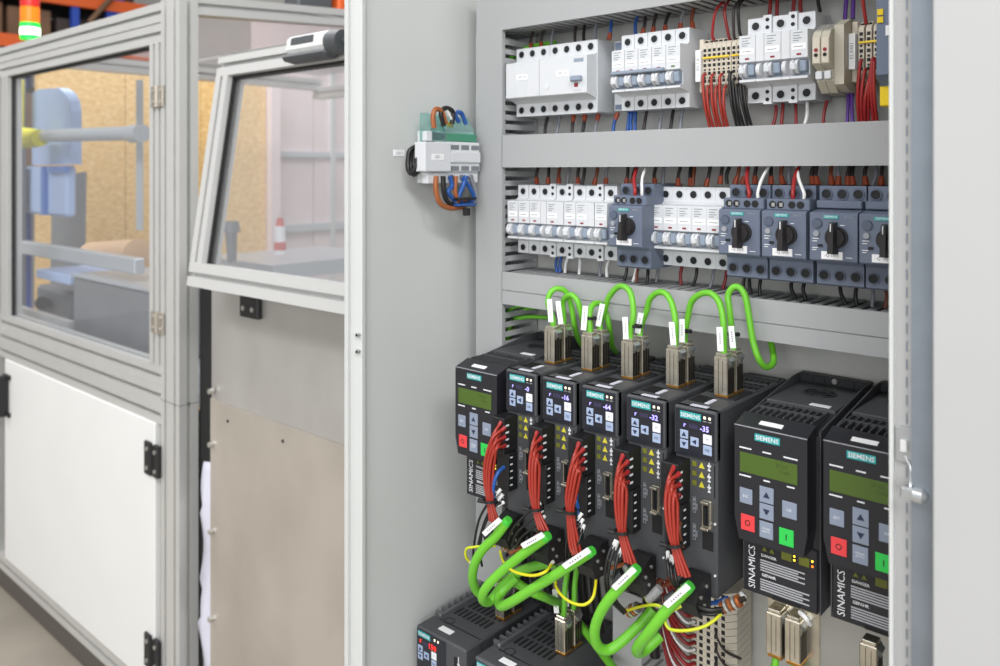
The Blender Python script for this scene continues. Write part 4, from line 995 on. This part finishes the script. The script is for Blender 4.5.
# black cables added to stand in for the tangle's dark shadow below the slim drives
for i in range(9):
    X = -.70+i*.026
    wire([(X, -.03-.008*(i % 3), .892), (X+.006, -.036-.008*(i % 3), .86), (X-.008, -.032-.008*(i % 3), .81), (X-.004, -.028-.006*(i % 3), .728)], .0065, 'wire_black', 'thick black cable added to darken the space under the slim servo drives', 'black cables added as shadow under the slim drives')

# ------------------------------------------------------------------ plugs under the inverters and on the lower drives
def hang(px, py, y, lab):
    p = P(px, py, y); return plug(p.x, p.y, p.z, lab)
p = P(769, 650, -.135); zc = p.z
for k in range(2):
    plug(p.x+k*.0178, -.135, zc, '%s nickel network plug hanging below the inverter nearest the servo drives' % ('first' if k == 0 else 'second'))
    cable([(p.x+k*.0178+.008, -.137, zc+.003), (p.x+k*.0178+.007, -.14, zc-.012), (p.x+k*.0178-.002, -.143, zc-.03), (p.x+k*.0178-.018, -.142, zc-.06)], .0034, 'cable_green', 'green network cable below the inverter beside the drive showing 35', 'green cables under inverters', [((p.x+k*.0178+.004, -.150, zc-.035), (p.x+k*.0178+.010, -.150, zc-.010), .006)])
p2 = P(862, 684, -.135)
plug(p2.x, -.135, p2.z, 'nickel network plug hanging below the inverter behind the door edge')
part_b = World('plug_bracket', (p.x+.01, -.12, zc+.04), 'sheet bracket holding network plugs under the inverter beside the drive showing 35', 'bracket')
part_b.part('plate', B(p.x-.004, p.x+.045, -.128, -.126, zc-.006, zc+.052), 'plug_nickel')
part_b.part('flange', B(p.x-.004, p.x+.045, -.134, -.128, zc+.0485, zc+.052), 'plug_nickel')
wire([P(800, 612, -.15), P(806, 618, -.155), P(810, 624, -.15)], .0024, 'wire_white', 'stub of white lead below the inverter beside the drive showing 35', 'white stubs')
wire([P(741, 594, -.155), P(744, 598, -.16), P(742, 603, -.157)], .0024, 'wire_white', 'stub of white lead between the drive showing 35 and the inverter', 'white stubs')
for k in range(2):
    plug(-.6650+.067, -.095+k*.0205, .7227, '%s nickel network plug on the wide drive without visible digits' % ('front' if k == 0 else 'rear'))
    a = Vector((-.665+.075, -.095+k*.0205, .7655))
    cable([a, a+Vector((.001, 0, .012)), a+Vector((-.001, .004, .03)), a+Vector((-.006, .02, .06))], .0034, 'cable_green', 'green network cable on the wide drive right of the one showing 150', 'green cables on wide drives', [(a+Vector((-.006, -.006, .003)), a+Vector((-.009, -.006, .03)), .006)])
for k in range(2): plug(-.7672+.064, -.085+k*.0205, .7227, '%s nickel network plug on the wide drive with red digits' % ('front' if k == 0 else 'rear'))

# ------------------------------------------------------------------ lowest terminal strip, turned on its side
for i in range(16):
    z = .836-i*.0078
    t = thing('terminal_block', (-.421, 0, z), 'beige terminal block of the strip turned on its side, below the slim drives', 'terminal block', 'terminal blocks of the turned strip')
    part('body', MB().prism([(-.029, -.008), (.029, -.008), (.029, -.044), (.02, -.055), (-.02, -.055), (-.029, -.044)], -.0036, .0036, 'z'), 'terminal_beige', t) if i == 0 else ob('body', TB0, t)
    if i == 0: TB0 = t.children[0].data; TBH = MB()
    if i == 0:
        for a in (-.016, -.0085, .0005, .0095, .018): TBH.box(a-.002, a+.002, -.0557, -.0545, -.0022, .0022)
        TBH = TBH.mesh('contact_openings', 'hole_black')
    ob('contact_openings', TBH, t)
    if i > 1:
        m = ('wire_darkred', 'wire_white', 'wire_darkred', 'wire_red')[i % 4]
        wire([(-.437, -.0555, z), (-.443, -.066, z+.002), (-.46, -.064, z+.012+.001*(i % 3)), (-.478, -.05, z+.03), (-.49, -.035, z+.04)], .0021 if m != 'wire_white' else .0016, m, '%s wire curving into the turned terminal strip' % CN[m], 'wires of the turned strip')
    if i > 3 and i % 2: wire([(-.411, -.0555, z), (-.406, -.064, z-.003), (-.398, -.06, z-.016), (-.39, -.04, z-.03)], .0015, 'wire_dark', 'dark wire leaving the right side of the turned terminal strip', 'dark wires of the turned strip')

# ------------------------------------------------------------------ switch on the side wall
sw = thing('wall_switch', (XW, -.1905, 1.319), 'white three-pole switch with green clear cover on the cabinet side wall', 'switch'); sw.rotation_euler = (0, 0, math.pi/2); sw.scale = (.97, .66, 1)
part('mounting_foot', MB().box(.03, .106, -.012, 0, -.018, .018), 'zinc_bright', sw)
part('housing', MB().prism([(-.012, .034), (-.05, .034), (-.05, .022), (-.06, .02), (-.06, -.014), (-.063, -.019), (-.063, -.033), (-.012, -.033)], .026, .106), 'device_lightgrey', sw)
fc = part('front_cover', MB().box(0, .047, -.074, -.045, -.0185, .0185, c=.0012), 'device_white', sw)
lb = part('marker_label', B(.012, .033, -.0747, -.0738, -.004, .0035), 'label_white', fc)
ob('lettering', text('-Q0.1', .0058, 'print_grey'), lb, (.0225, -.0749, 0))
part('pole_cover', MB().box(.047, .106, -.069, -.045, -.0185, .0195, c=.001), 'device_lightgrey', sw)
part('pole_handle', MB().box(.048, .105, -.0735, -.069, -.007, .007, c=.001), 'device_white', sw)
for k in range(3):
    for z in (.0125, -.0145): part('pole_window', MB().box(.050+k*.0195, .065+k*.0195, -.0697, -.0686, z-.0027, z+.0032), 'print_grey', sw)
for k in range(3):
    part('terminal_screw', MB().cyl((.055+k*.019, -.063, -.0262), (.055+k*.019, -.0642, -.0262), .0042), 'print_grey', sw)
part('lower_terminal_cover', MB().box(.010, .047, -.0655, -.05, -.0335, -.0192, c=.001), 'device_white', sw)
part('upper_terminal_cover', MB().box(.010, .046, -.062, -.05, .02, .032, c=.001), 'device_white', sw)
tc = MB().prism([(-.028, .02), (-.062, .02), (-.062, .031), (-.040, .056), (-.028, .056)], .02, .047)
part('clear_cover', tc, 'teal_cover', sw)
tg = MB().prism([(-.030, .024), (-.058, .024), (-.054, .036), (-.036, .054), (-.030, .054)], .046, .106)
tg = part('green_terminal_cover', tg, 'teal_cover', sw)
part('terminal_rail', MB().box(.047, .106, -.061, -.03, .0205, .031, c=.001), 'terminal_green', sw)
part('warning_sticker', MB().box(.058, .069, -.0475, -.0465, .039, .046), 'safety_yellow', sw)
t = thing('wall_label', (XW, PX(399, 153, XW).y, PX(399, 153, XW).z), 'small white label stuck on the side wall left of the switch', 'label'); t.rotation_euler = (0, 0, math.pi/2)
o = part('sticker', B(-.009, .009, -.0008, 0, -.004, .004), 'label_white', t); ob('lettering', text('-Q0.1', .005, 'print_grey'), o, (0, -.001, 0))
for r_, m_, y_ in ((.021, 'wire_black', -.174), (.018, 'wire_black', -.170), (.0195, 'wire_black', -.179), (.013, 'wire_darkred', -.168)):
    pts = [Vector((XW+.024+r_*.45*math.sin(a), y_-.010*math.sin(a*.5)*1.2+(.012 if abs(a-math.pi) > 2.2 else 0), 1.318+r_*math.cos(a))) for a in [math.pi*2*k/12 for k in range(13)]]
    wire(pts, .0034 if m_ == 'wire_black' else .002, m_, '%s cable coil at the left of the wall switch' % CN[m_], 'cable coils at the wall switch')
XS = -.735
for l, m, r in (([(434, 128), (433, 116), (436, 109), (442, 112), (446, 124)], 'wire_orange', .0032), ([(444, 126), (441, 113), (446, 108), (453, 112), (452, 124)], 'wire_black', .0032), ([(452, 120), (447, 110), (452, 108), (458, 118)], 'wire_white', .0018), ([(459, 122), (455, 114), (461, 113), (466, 124)], 'wire_blue', .003),
                ([(436, 176), (436, 190), (440, 203), (450, 208), (464, 207)], 'wire_orange', .0034), ([(443, 176), (444, 192), (448, 202), (458, 206), (468, 204)], 'wire_black', .0034), ([(450, 176), (452, 186), (448, 192), (455, 201)], 'wire_blue', .003), ([(456, 176), (455, 190), (458, 200), (466, 200)], 'wire_orange', .003), ([(466, 176), (463, 186), (459, 196), (462, 203), (472, 204)], 'wire_blue', .0034), ([(470, 176), (474, 186), (476, 198), (470, 205)], 'wire_grey', .003), ([(463, 178), (470, 188), (474, 199), (464, 204)], 'wire_blue', .003)):
    wire([PX(a, b, XS) for a, b in l], r, m, '%s wire at the %s of the wall switch' % (CN[m], 'top' if l[0][1] < 150 else 'underside'), 'wires at the wall switch', n=8)
for k in range(2):
    q = PX(465, 198+6*k, XS+.004)
    tag(part('cable_tie', MB().box(q.x-.008, q.x+.008, q.y-.02, q.y+.014, q.z-.0022, q.z+.0008, c=.0006), 'wire_blue' if k else 'rubber_black', None), '%s band round the wires under the wall switch' % ('blue' if k else 'black'), 'cable tie', 'bands under the wall switch')
q = PX(466, 211, XS+.006)
tag(part('cable_tie', MB().box(q.x-.003, q.x+.004, q.y-.004, q.y+.005, q.z-.006, q.z+.004, c=.001), 'rubber_black', None), 'black tie end hanging under the wall switch wires', 'cable tie')
# ------------------------------------------------------------------ machine with aluminium frame
def extr(p0, p1, b, wb, wc):
    "T-slot profile between two points; b = direction of the width wb"
    p0, p1 = Vector(p0), Vector(p1); a = (p1-p0).normalized(); b = Vector(b); b = (b-a*b.dot(a)).normalized(); c = a.cross(b)
    def side(L, n):
        out = [(-L/2, 0)]
        for k in range(n):
            m = -L/2+(k+.5)*L/n
            out += [(m-.0045, 0), (m-.0045, .004), (m-.009, .004), (m-.009, .010), (m+.009, .010), (m+.009, .004), (m+.0045, .004), (m+.0045, 0)]
        return out
    nb, nc = max(1, round(wb/.045)), max(1, round(wc/.045)); poly = []
    for (t, d) in side(wb, nb): poly.append((t, -wc/2+d))
    for (t, d) in side(wc, nc): poly.append((wb/2-d, t))
    for (t, d) in side(wb, nb): poly.append((-t, wc/2-d))
    for (t, d) in side(wc, nc): poly.append((-wb/2+d, -t))
    n = len(poly); v = [p0+b*x+c*y for x, y in poly]+[p1+b*x+c*y for x, y in poly]
    return MB().add(v, [list(range(n)), list(range(2*n-1, n-1, -1))]+[(i, (i+1) % n, n+(i+1) % n, n+i) for i in range(n)])
mc = World('machine_enclosure', (-1.9, .5, 0), 'aluminium-framed machine enclosure with windows and a white lower door, left of the cabinet', 'machine')
h = .0225
UX, UY, UZ = Vector((1, 0, 0)), Vector((0, 1, 0)), Vector((0, 0, 1))
def beam(n, p0, p1, b, wb, wc, m='aluminium', par=None): return mc.part(n, extr(p0, p1, b, wb, wc), m, par)
beam('post', (-1.7575, h, .06), (-1.7575, h, 1.690), UX, .085, .045)
beam('post', (-2.885, h, .06), (-2.885, h, 1.690), UX, .045, .045)
beam('post', (-1.78, 1.2, .06), (-1.78, 1.2, 1.690), UX, .045, .045)
beam('beam', (-2.8625, h, 1.6635), (-1.80, h, 1.6635), UZ, .045, .045)
beam('beam', (-2.8625, h, .770), (-1.80, h, .770), UZ, .088, .045)
beam('beam', (-2.8625, h, .086), (-1.80, h, .086), UZ, .045, .045)
a = PX(190, 5.9, -1.7385); b = PX(346, 19, -1.7385); d = (b-a); b = a+d*2.3
beam('beam', a, b, UZ, .043, .043, 'aluminium_white')
beam('beam', (-2.84, .045, 1.665), (-2.84, 1.2, 1.665), UZ, .045, .045)
beam('beam', (-2.86, 1.2, 1.63), (-1.80, 1.2, 1.63), UZ, .045, .045)
mc.part('corner_joint', MB().box(-1.8005, -1.7145, -.0006, .0455, .783, .7845), 'groove_grey')
mc.part('base_panel', B(-2.85, -.9, .06, .075, .06, .75), 'machine_grey')
mc.part('gap_shade_sheet', B(-1.7145, -1.40, .048, .052, .03, 1.08), 'rubber_black')  # black sheet added behind the gap to stand in for interior shade
mc.part('base_block', B(-2.9, -1.72, .006, .6, .0, .063), 'base_brown')  # dark brown block closing the band between bottom rail and floor
mc.part('foot', MB().cyl((-1.76, -.005, 0), (-1.76, -.005, .06), .035, .02), 'rubber_black')
# window door
wd = mc.part('window_door', extr((-2.8575, h, 1.617), (-1.8015, h, 1.617), UZ, .044, .042), 'aluminium')
beam('door_stile', (-1.836, h, .857), (-1.836, h, 1.595), UX, .045, .042, par=wd)
beam('door_stile', (-2.815, h, .857), (-2.815, h, 1.595), UX, .045, .042, par=wd)
beam('door_rail', (-2.8575, h, .836), (-1.8015, h, .836), UZ, .043, .042, par=wd)
mc.part('window_pane', B(-2.80, -1.85, .018, .022, .85, 1.60), 'clear_pane', wd)
mc.part('window_seal', MB().box(-2.795, -2.787, .014, .026, .857, 1.595).box(-2.79, -1.858, .014, .026, 1.588, 1.595), 'rubber_black', wd)
for zc in (1.472, .957):
    hg = MB().box(-1.838, -1.812, -.006, -.0005, zc-.024, zc+.024, c=.001).box(-1.806, -1.78, -.006, -.0005, zc-.024, zc+.024, c=.001).cyl((-1.809, -.006, zc-.024), (-1.809, -.006, zc+.024), .005); hg.m = 1
    for zz in (-.013, .013):
        for xx in (-1.826, -1.792): hg.cyl((xx, -.006, zc+zz), (xx, -.0085, zc+zz), .0045, n=8)
    mc.part('hinge', hg, ['hinge_nickel', 'screw_steel'], wd)
# white lower door
ld2 = mc.part('lower_door', B(-2.795, -1.8215, -.004, .012, .114, .7255, c=.002), 'white_sheet')
for py in (459, 652):
    zc = P(155, py, 0).z
    hg = MB().box(-1.862, -1.832, -.010, -.004, zc-.038, zc+.038, c=.001).box(-1.822, -1.795, -.010, -.0005, zc-.036, zc+.036, c=.001).cyl((-1.827, -.009, zc-.03), (-1.827, -.009, zc+.03), .007); hg.m = 1
    for zz in (-.022, .022):
        for xx in (-1.846, -1.808): hg.cyl((xx, -.010, zc+zz), (xx, -.0125, zc+zz), .005, n=8)
    mc.part('hinge', hg, ['hinge_black', 'screw_steel'], ld2)
zc = P(8, 394, 0).z
mc.part('pull_handle', MB().box(-2.775, -2.755, -.035, -.006, zc-.062, zc+.062, c=.004).box(-2.79, -2.74, -.012, -.004, zc-.064, zc-.05, c=.002).box(-2.79, -2.74, -.012, -.004, zc+.05, zc+.064, c=.002).box(-2.79, -2.775, -.012, -.004, zc-.06, zc+.06, c=.002), 'hinge_black', ld2)
# stainless panels under the flap
s1 = mc.part('steel_panel', MB().box(-1.563, -.93, .008, .011, .818, 1.075).box(-1.595, -1.561, .010, .013, .818, 1.2), 'stainless_grey')
s2 = mc.part('steel_panel', MB().box(-1.563, -.93, .004, .007, .03, .822).box(-1.595, -1.561, .007, .010, .03, .822), 'stainless')
for py in (390, 443, 530, 617):
    q = P(211, py, .006)
    mc.part('bolt', MB().cyl((-1.583, .007, q.z), (-1.583, -.004, q.z), .0065, .0055, n=8), 'screw_steel', s2 if py > 400 else s1)
for a_, b_ in ((228, 421), (283, 441)):
    q = P(a_, b_, .004); mc.part('bolt', MB().cyl((q.x, .004, q.z), (q.x, .002, q.z), .003, n=8), 'plug_dark', s2)
q0, q1 = P(241, 316, 0), P(259, 297, 0)
br = mc.part('stop_bracket', MB().box(q0.x, q1.x, -.004, .008, q0.z, q1.z, c=.002), 'hinge_black', s1)
for f in (.25, .75): mc.part('screw', MB().cyl((q0.x+(q1.x-q0.x)*f, -.004, (q0.z+q1.z)/2-.004), (q0.x+(q1.x-q0.x)*f, -.007, (q0.z+q1.z)/2-.004), .005, n=8), 'screw_steel', br)
# tilted flap window
fo = mc.part('flap_window', MB().box(0, .66, -.02, .02, -.004, 0), 'aluminium_white')
fo.location = Vector((-1.548, .0195, 1.538))-mc.b; fo.rotation_euler = (-math.radians(8.6), 0, 0)
FH = .4735
def fpart(n, mb, m): return part(n, mb, m, fo)
fpart('flap_rail', extr((0, 0, -.0225), (.66, 0, -.0225), UZ, .045, .04), 'aluminium_white')
fpart('flap_rail', extr((0, 0, -FH+.024), (.66, 0, -FH+.024), UZ, .048, .04), 'aluminium_white')
fpart('flap_stile', extr((.0225, 0, -FH+.048), (.0225, 0, -.045), UX, .045, .04), 'aluminium_white')
fpart('flap_stile', extr((.64, 0, -FH+.048), (.64, 0, -.045), UX, .045, .04), 'aluminium_white')
fpart('flap_pane', B(.04, .63, -.002, .002, -FH+.042, -.04), 'flap_pane')
fpart('flap_seal', MB().box(.045, .051, -.008, .008, -FH+.048, -.045).box(.045, .62, -.008, .008, -.049, -.045), 'rubber_black')
hd = MB().box(.285, .41, -.052, -.020, -.034, -.001, c=.007); hd.m = 1
hd.box(.283, .412, -.055, -.022, -.047, -.035, c=.005).box(.305, .372, -.0535, -.050, -.020, -.006, c=.001).cyl((.41, -.038, -.022), (.44, -.038, -.022), .022, .020, n=16).cyl((.44, -.038, -.022), (.52, -.03, -.018), .007)
fpart('grip', hd, ['handle_white', 'handle_dark'])
# roof boards of the enclosure
mc.part('roof_board', B(-2.8, -1.72, .05, .6, 1.700, 1.706), 'roof_sheet')
mc.part('roof_board', B(-2.8, -1.72, .61, 1.18, 1.700, 1.706), 'roof_sheet')

# ------------------------------------------------------------------ what stands inside and behind the machine
t = World('osb_partition', (-3.62, .9, 0), 'tan chipboard partition seen through the machine windows', 'partition')
for k in range(3): t.part('board', B(-3.64, -3.60+.002*(k % 2), .372+k*.354, .372+(k+1)*.354-.003, .1, 1.73), 'osb')
t.part('post', B(-3.6, -3.56, 1.435, 1.49, .0, 1.9), 'pale_board')
t = World('pale_partition', (-3.72, 2, 0), 'pale pinkish board screen beyond the chipboard partition', 'partition')
for k in range(4): t.part('board', B(-3.75, -3.71+.004*(k % 2), 1.44+k*.36, 1.795+k*.36, .1, 2.18), 'pale_board')
t.part('rail', B(-3.71, -3.69, 1.44, 2.9, 1.38, 1.41), 'roller_grey')
t.part('rail', B(-3.71, -3.69, 1.44, 2.9, .98, 1.02), 'roller_grey')
for k, yy in enumerate((1.9, 2.35, 2.45)): t.part('upright', B(-3.71, -3.685, yy, yy+.03, .1, 2.18), 'aluminium_white')
t.part('vent_opening', B(-3.705, -3.68, 2.15, 2.25, 1.02, 1.22), 'machine_grey')
# feed hood, roller, bars, steel box
q0, q1 = P(38, 165, .22), P(77, 84, .22)
m = MB(); cxm = (q0.x+q1.x)/2; w2 = (q1.x-q0.x)/2; poly = [(q0.x, q0.z)]+[(q0.x, q1.z-.01), (q0.x+.3*w2, q1.z)]+[(q1.x-w2*(1-math.sin(a_)), q1.z-.09*(1-math.cos(a_))) for a_ in (.4, .8, 1.2, 1.57)]+[(q1.x, q0.z)]
m.prism(poly, .20, .235, 'y')
tag(part('feed_hood', m, 'pale_blue', None), 'pale blue rounded hood inside the machine behind the window', 'machine hood')
m = MB().box(P(24, 200, .2).x, P(66, 200, .2).x, .2, .235, P(40, 215, .2).z, P(40, 166, .2).z, c=.01)
t = World('motor_block', P(45, 215, .2), 'blue motor block below the pale blue hood', 'motor')
t.part('casing', m, 'pale_blue'); qa = P(50, 200, .19); t.part('casing_rib', MB().box(P(48, 200, .19).x, P(66, 200, .19).x, .185, .2, P(50, 172, .19).z, P(50, 166, .19).z).box(P(42, 200, .19).x, P(45, 200, .19).x, .185, .2, P(44, 215, .19).z, P(44, 166, .19).z), 'motor_blue')
tag(part('feed_roller', MB().cyl(P(42, 136, .14), P(139, 133, .14), .020, n=16).cyl(P(132, 134, .14), P(142, 133, .14), .025, n=16), 'roller_grey', None), 'light grey roller tube crossing the machine window', 'roller')
t = World('roller_bracket', P(25, 155, .17), 'yellow-capped bracket carrying the feed roller', 'bracket')
t.part('arm', MB().box(P(14, 140, .17).x, P(22, 140, .17).x, .165, .183, P(18, 330, .17).z, P(18, 80, .17).z), 'machine_grey')
t.part('cap', MB().cyl(P(25, 138, .125), P(40, 138, .125), .035, .028, n=14), 'cap_yellow')
t.part('strip', MB().box(P(19, 110, .16).x, P(23, 110, .16).x, .15, .163, P(20, 130, .16).z, P(20, 80, .16).z), 'cap_yellow')
qa, qb = P(22, 247, .15), P(138, 234, .15)
tag(part('cross_bar', MB().box(qa.x, qb.x, .14, .17, qa.z-.022, qa.z+.022, c=.004), 'roller_grey', None), 'grey flat bar crossing the machine window halfway up', 'bar')
t = World('steel_housing', P(110, 350, .1), 'plain steel box at the bottom of the machine window', 'machine box')
qa, qb = P(73, 350, .10), P(152, 350, .10); zt = P(73, 276, .10).z
t.part('casing', MB().box(qa.x, qb.x, .10, .48, .80, zt, c=.006), 'steel_box'); t.part('cap_plate', MB().box(qa.x-.01, qb.x, .095, .485, zt, zt+.006), 'roller_grey')
qa = P(95, 262, .35)
tag(part('paper_roll', MB().cyl(P(92, 256, .35), P(138, 254, .35), .05, n=20), 'peach', None), 'peach-coloured roll lying above the steel box', 'roll')
qa, qb = P(24, 222, .3), P(70, 222, .3)
tag(part('side_plate', MB().prism([(P(50, 0, .36).x, .80), (P(82, 0, .36).x, .80), (P(84, 0, .36).x, P(84, 172, .36).z), (P(52, 0, .36).x, P(52, 176, .36).z)], .36, .37, 'y'), 'steel_box', None), 'grey sloped plate beside the blue motor block', 'plate')
tag(part('feed_tray', MB().box(P(36, 290, .12).x, P(70, 290, .12).x, .12, .3, P(60, 283, .12).z, P(60, 274, .12).z, c=.002), 'pale_blue', None), 'pale blue tray lying left of the steel box', 'tray')
t = World('drive_unit', P(40, 320, .2), 'dark drive unit under the pale blue tray', 'motor')
t.part('body', MB().box(P(36, 310, .2).x, P(70, 310, .2).x, .2, .4, P(50, 316, .2).z, P(50, 288, .2).z, c=.01), 'machine_grey'); t.part('shaft', MB().cyl(P(42, 303, .2), P(42, 303, .16), .022), 'rubber_black')
qa = P(5, 345, .05)
tag(part('machine_bed', MB().box(-2.86, -1.72, .046, 1.15, .770, .80), 'roller_grey', None), 'pale machine bed at the foot of the window', 'machine bed')
tag(part('guide_rail', MB().box(P(14, 322, .1).x, P(72, 310, .1).x, .09, .11, P(40, 322, .1).z, P(40, 312, .1).z), 'aluminium_white', None), 'white guide rail low in the machine window', 'bar')
tag(part('hanging_chain_guide', MB().box(P(136, 130, .2).x, P(142, 130, .2).x, .2, .204, P(138, 230, .2).z, P(138, 80, .2).z), 'roller_grey', None), 'upright grey guide plate at the right of the machine window', 'plate')
# bottle and lever behind the flap
q = PX(280, 250, -2.6)
t = World('spray_bottle', (q.x, q.y, 1.0), 'white bottle with red cap and label behind the flap window', 'bottle')
zb, zt = PX(280, 254, -2.6).z, PX(280, 226, -2.6).z
t.part('body', MB().cyl((q.x, q.y, zb), (q.x, q.y, zt), .022, .018), 'label_white'); t.part('cap', MB().cyl((q.x, q.y, zt), (q.x, q.y, zt+.03), .016, .01), 'safety_cone_red'); t.part('wrap', MB().cyl((q.x, q.y, zb+.015), (q.x, q.y, zb+.045), .0226, .022), 'safety_cone_red')
tag(part('bench', B(-2.75, -2.3, .62, 1.15, zb-.05, zb), 'roller_grey', None), 'pale bench top behind the flap window', 'bench')
q = PX(232, 262, -2.4); q2 = PX(231, 232, -2.4)
tag(part('lever', MB().cyl(q, q2, .014, .02).cyl(q2, q2+Vector((0, .0, .035)), .03, .024), 'machine_grey', None), 'grey lever knob behind the flap window', 'lever')
# rag in the gap
m = MB(); L = 26; vs = []; fs = []
for i in range(L+1):
    z = .15+.52*i/L
    for k in range(5): vs.append((-1.675+.027*k+.008*math.sin(i*.5+k)+(.018 if k == 0 and (i > 20 or 8 < i < 13) else 0), .030+.005*math.sin(i*.45+k*1.3), z))
for i in range(L):
    for k in range(4): fs.append((i*5+k, i*5+k+1, i*5+k+6, i*5+k+5))
m.add(vs, fs, True)
o = tag(part('rag', m, 'rag_white', None), 'white rag hanging in the gap beside the steel panel', 'cloth')
sm = o.modifiers.new('thickness', 'SOLIDIFY'); sm.thickness = .003
# stack light on the roof
q = P(30, 40, .25)
t = World('stack_light', (q.x, q.y, 1.706), 'signal tower on the machine, green lit under orange and red', 'signal light')
zz = P(30, 39.5, .25).z; r = .033
t.part('pole', MB().cyl((q.x, q.y, 1.706), (q.x, q.y, zz), .012), 'roller_grey')
for nm, m_, a0, a1 in (('green_lens', 'stack_green', 0, .06), ('orange_lens', 'stack_orange', .063, .12), ('red_lens', 'stack_red', .123, .18)):
    t.part(nm, MB().cyl((q.x, q.y, zz+a0), (q.x, q.y, zz+a1), r, n=20), m_)
t.part('lamp_core', MB().cyl((q.x, q.y, zz+.016), (q.x, q.y, zz+.042), r+.0005, n=20), 'stack_core')
t.part('cap', MB().cyl((q.x, q.y, zz+.18), (q.x, q.y, zz+.195), r, .02, n=20), 'hinge_black')
# storage rack far behind
t = World('storage_rack', (-6.0, 1.8, 0), 'blue and orange pallet rack with cartons, far behind the machine', 'rack')
for px, w in ((72, .05), (107, .12), (-30, .08), (165, .08)):
    q = PX(px, 20, -6.0)
    for xx in (-6.0, -6.9): t.part('upright', B(xx-.04, xx, q.y, q.y+w, 0, 4.0), 'rack_blue')
for zz in (1.15, 2.13, 2.46):
    t.part('shelf_beam', B(-6.03, -5.985, .6, 2.02, zz, zz+.085), 'rack_orange')
    t.part('shelf_deck', B(-6.9, -6.03, .6, 2.02, zz+.05, zz+.085), 'carton_dark')
d0, d1 = PX(78, 18, -6.4), PX(92, 0, -6.4); t.part('diagonal_brace', MB().tube([(-5.955, d0.y-.1, d0.z-.1), (-5.955, d1.y+.3, d1.z+.4)], .02, 6, raw=True), 'carton_brown')
for k, (ya, yb, za, hh, m_) in enumerate(((.62, 1.02, 2.22, .22, 'carton_brown'), (1.05, 1.32, 2.22, .2, 'carton_brown'), (1.36, 1.6, 2.22, .16, 'carton_dark'), (1.65, 2.0, 2.22, .2, 'carton_dark'), (.65, 1.2, 2.55, .5, 'carton_brown'), (1.3, 1.9, 2.55, .6, 'carton_dark'), (.7, 1.3, 1.24, .6, 'carton_brown'), (1.4, 2.0, 1.24, .7, 'carton_dark'))):
    c = World('carton', (-6.4, (ya+yb)/2, za), '%s carton on the pallet rack behind the machine' % ('brown' if m_ == 'carton_brown' else 'dark'), 'box', 'cartons on the pallet rack')
    c.part('box', B(-6.85, -6.08, ya, yb, za, za+hh, c=.006), m_); c.part('packing_tape', B(-6.83, -6.1, (ya+yb)/2-.03, (ya+yb)/2+.03, za+hh, za+hh+.002), 'carton_brown')
# things on the shelf beyond the sloping beam
for px0, px1, m_, lab in ((292, 326, 'handle_dark', 'dark case on top of the pale partition'), (332, 352, 'rack_orange', 'orange case on top of the pale partition')):
    q0, q1 = PX(px0, 6, -3.72), PX(px1, 6, -3.72)
    c = World('tool_case', (-3.72, q0.y, 2.18), lab, 'case'); c.part('body', B(-3.80, -3.66, q0.y, q1.y, 2.182, 2.5, c=.01), m_); c.part('lid', B(-3.81, -3.65, q0.y-.005, q1.y+.005, 2.5, 2.53, c=.006), m_)
struct('wall_left', B(-7.6, -7.5, -4, 7, 0, 5), 'hall_wall')
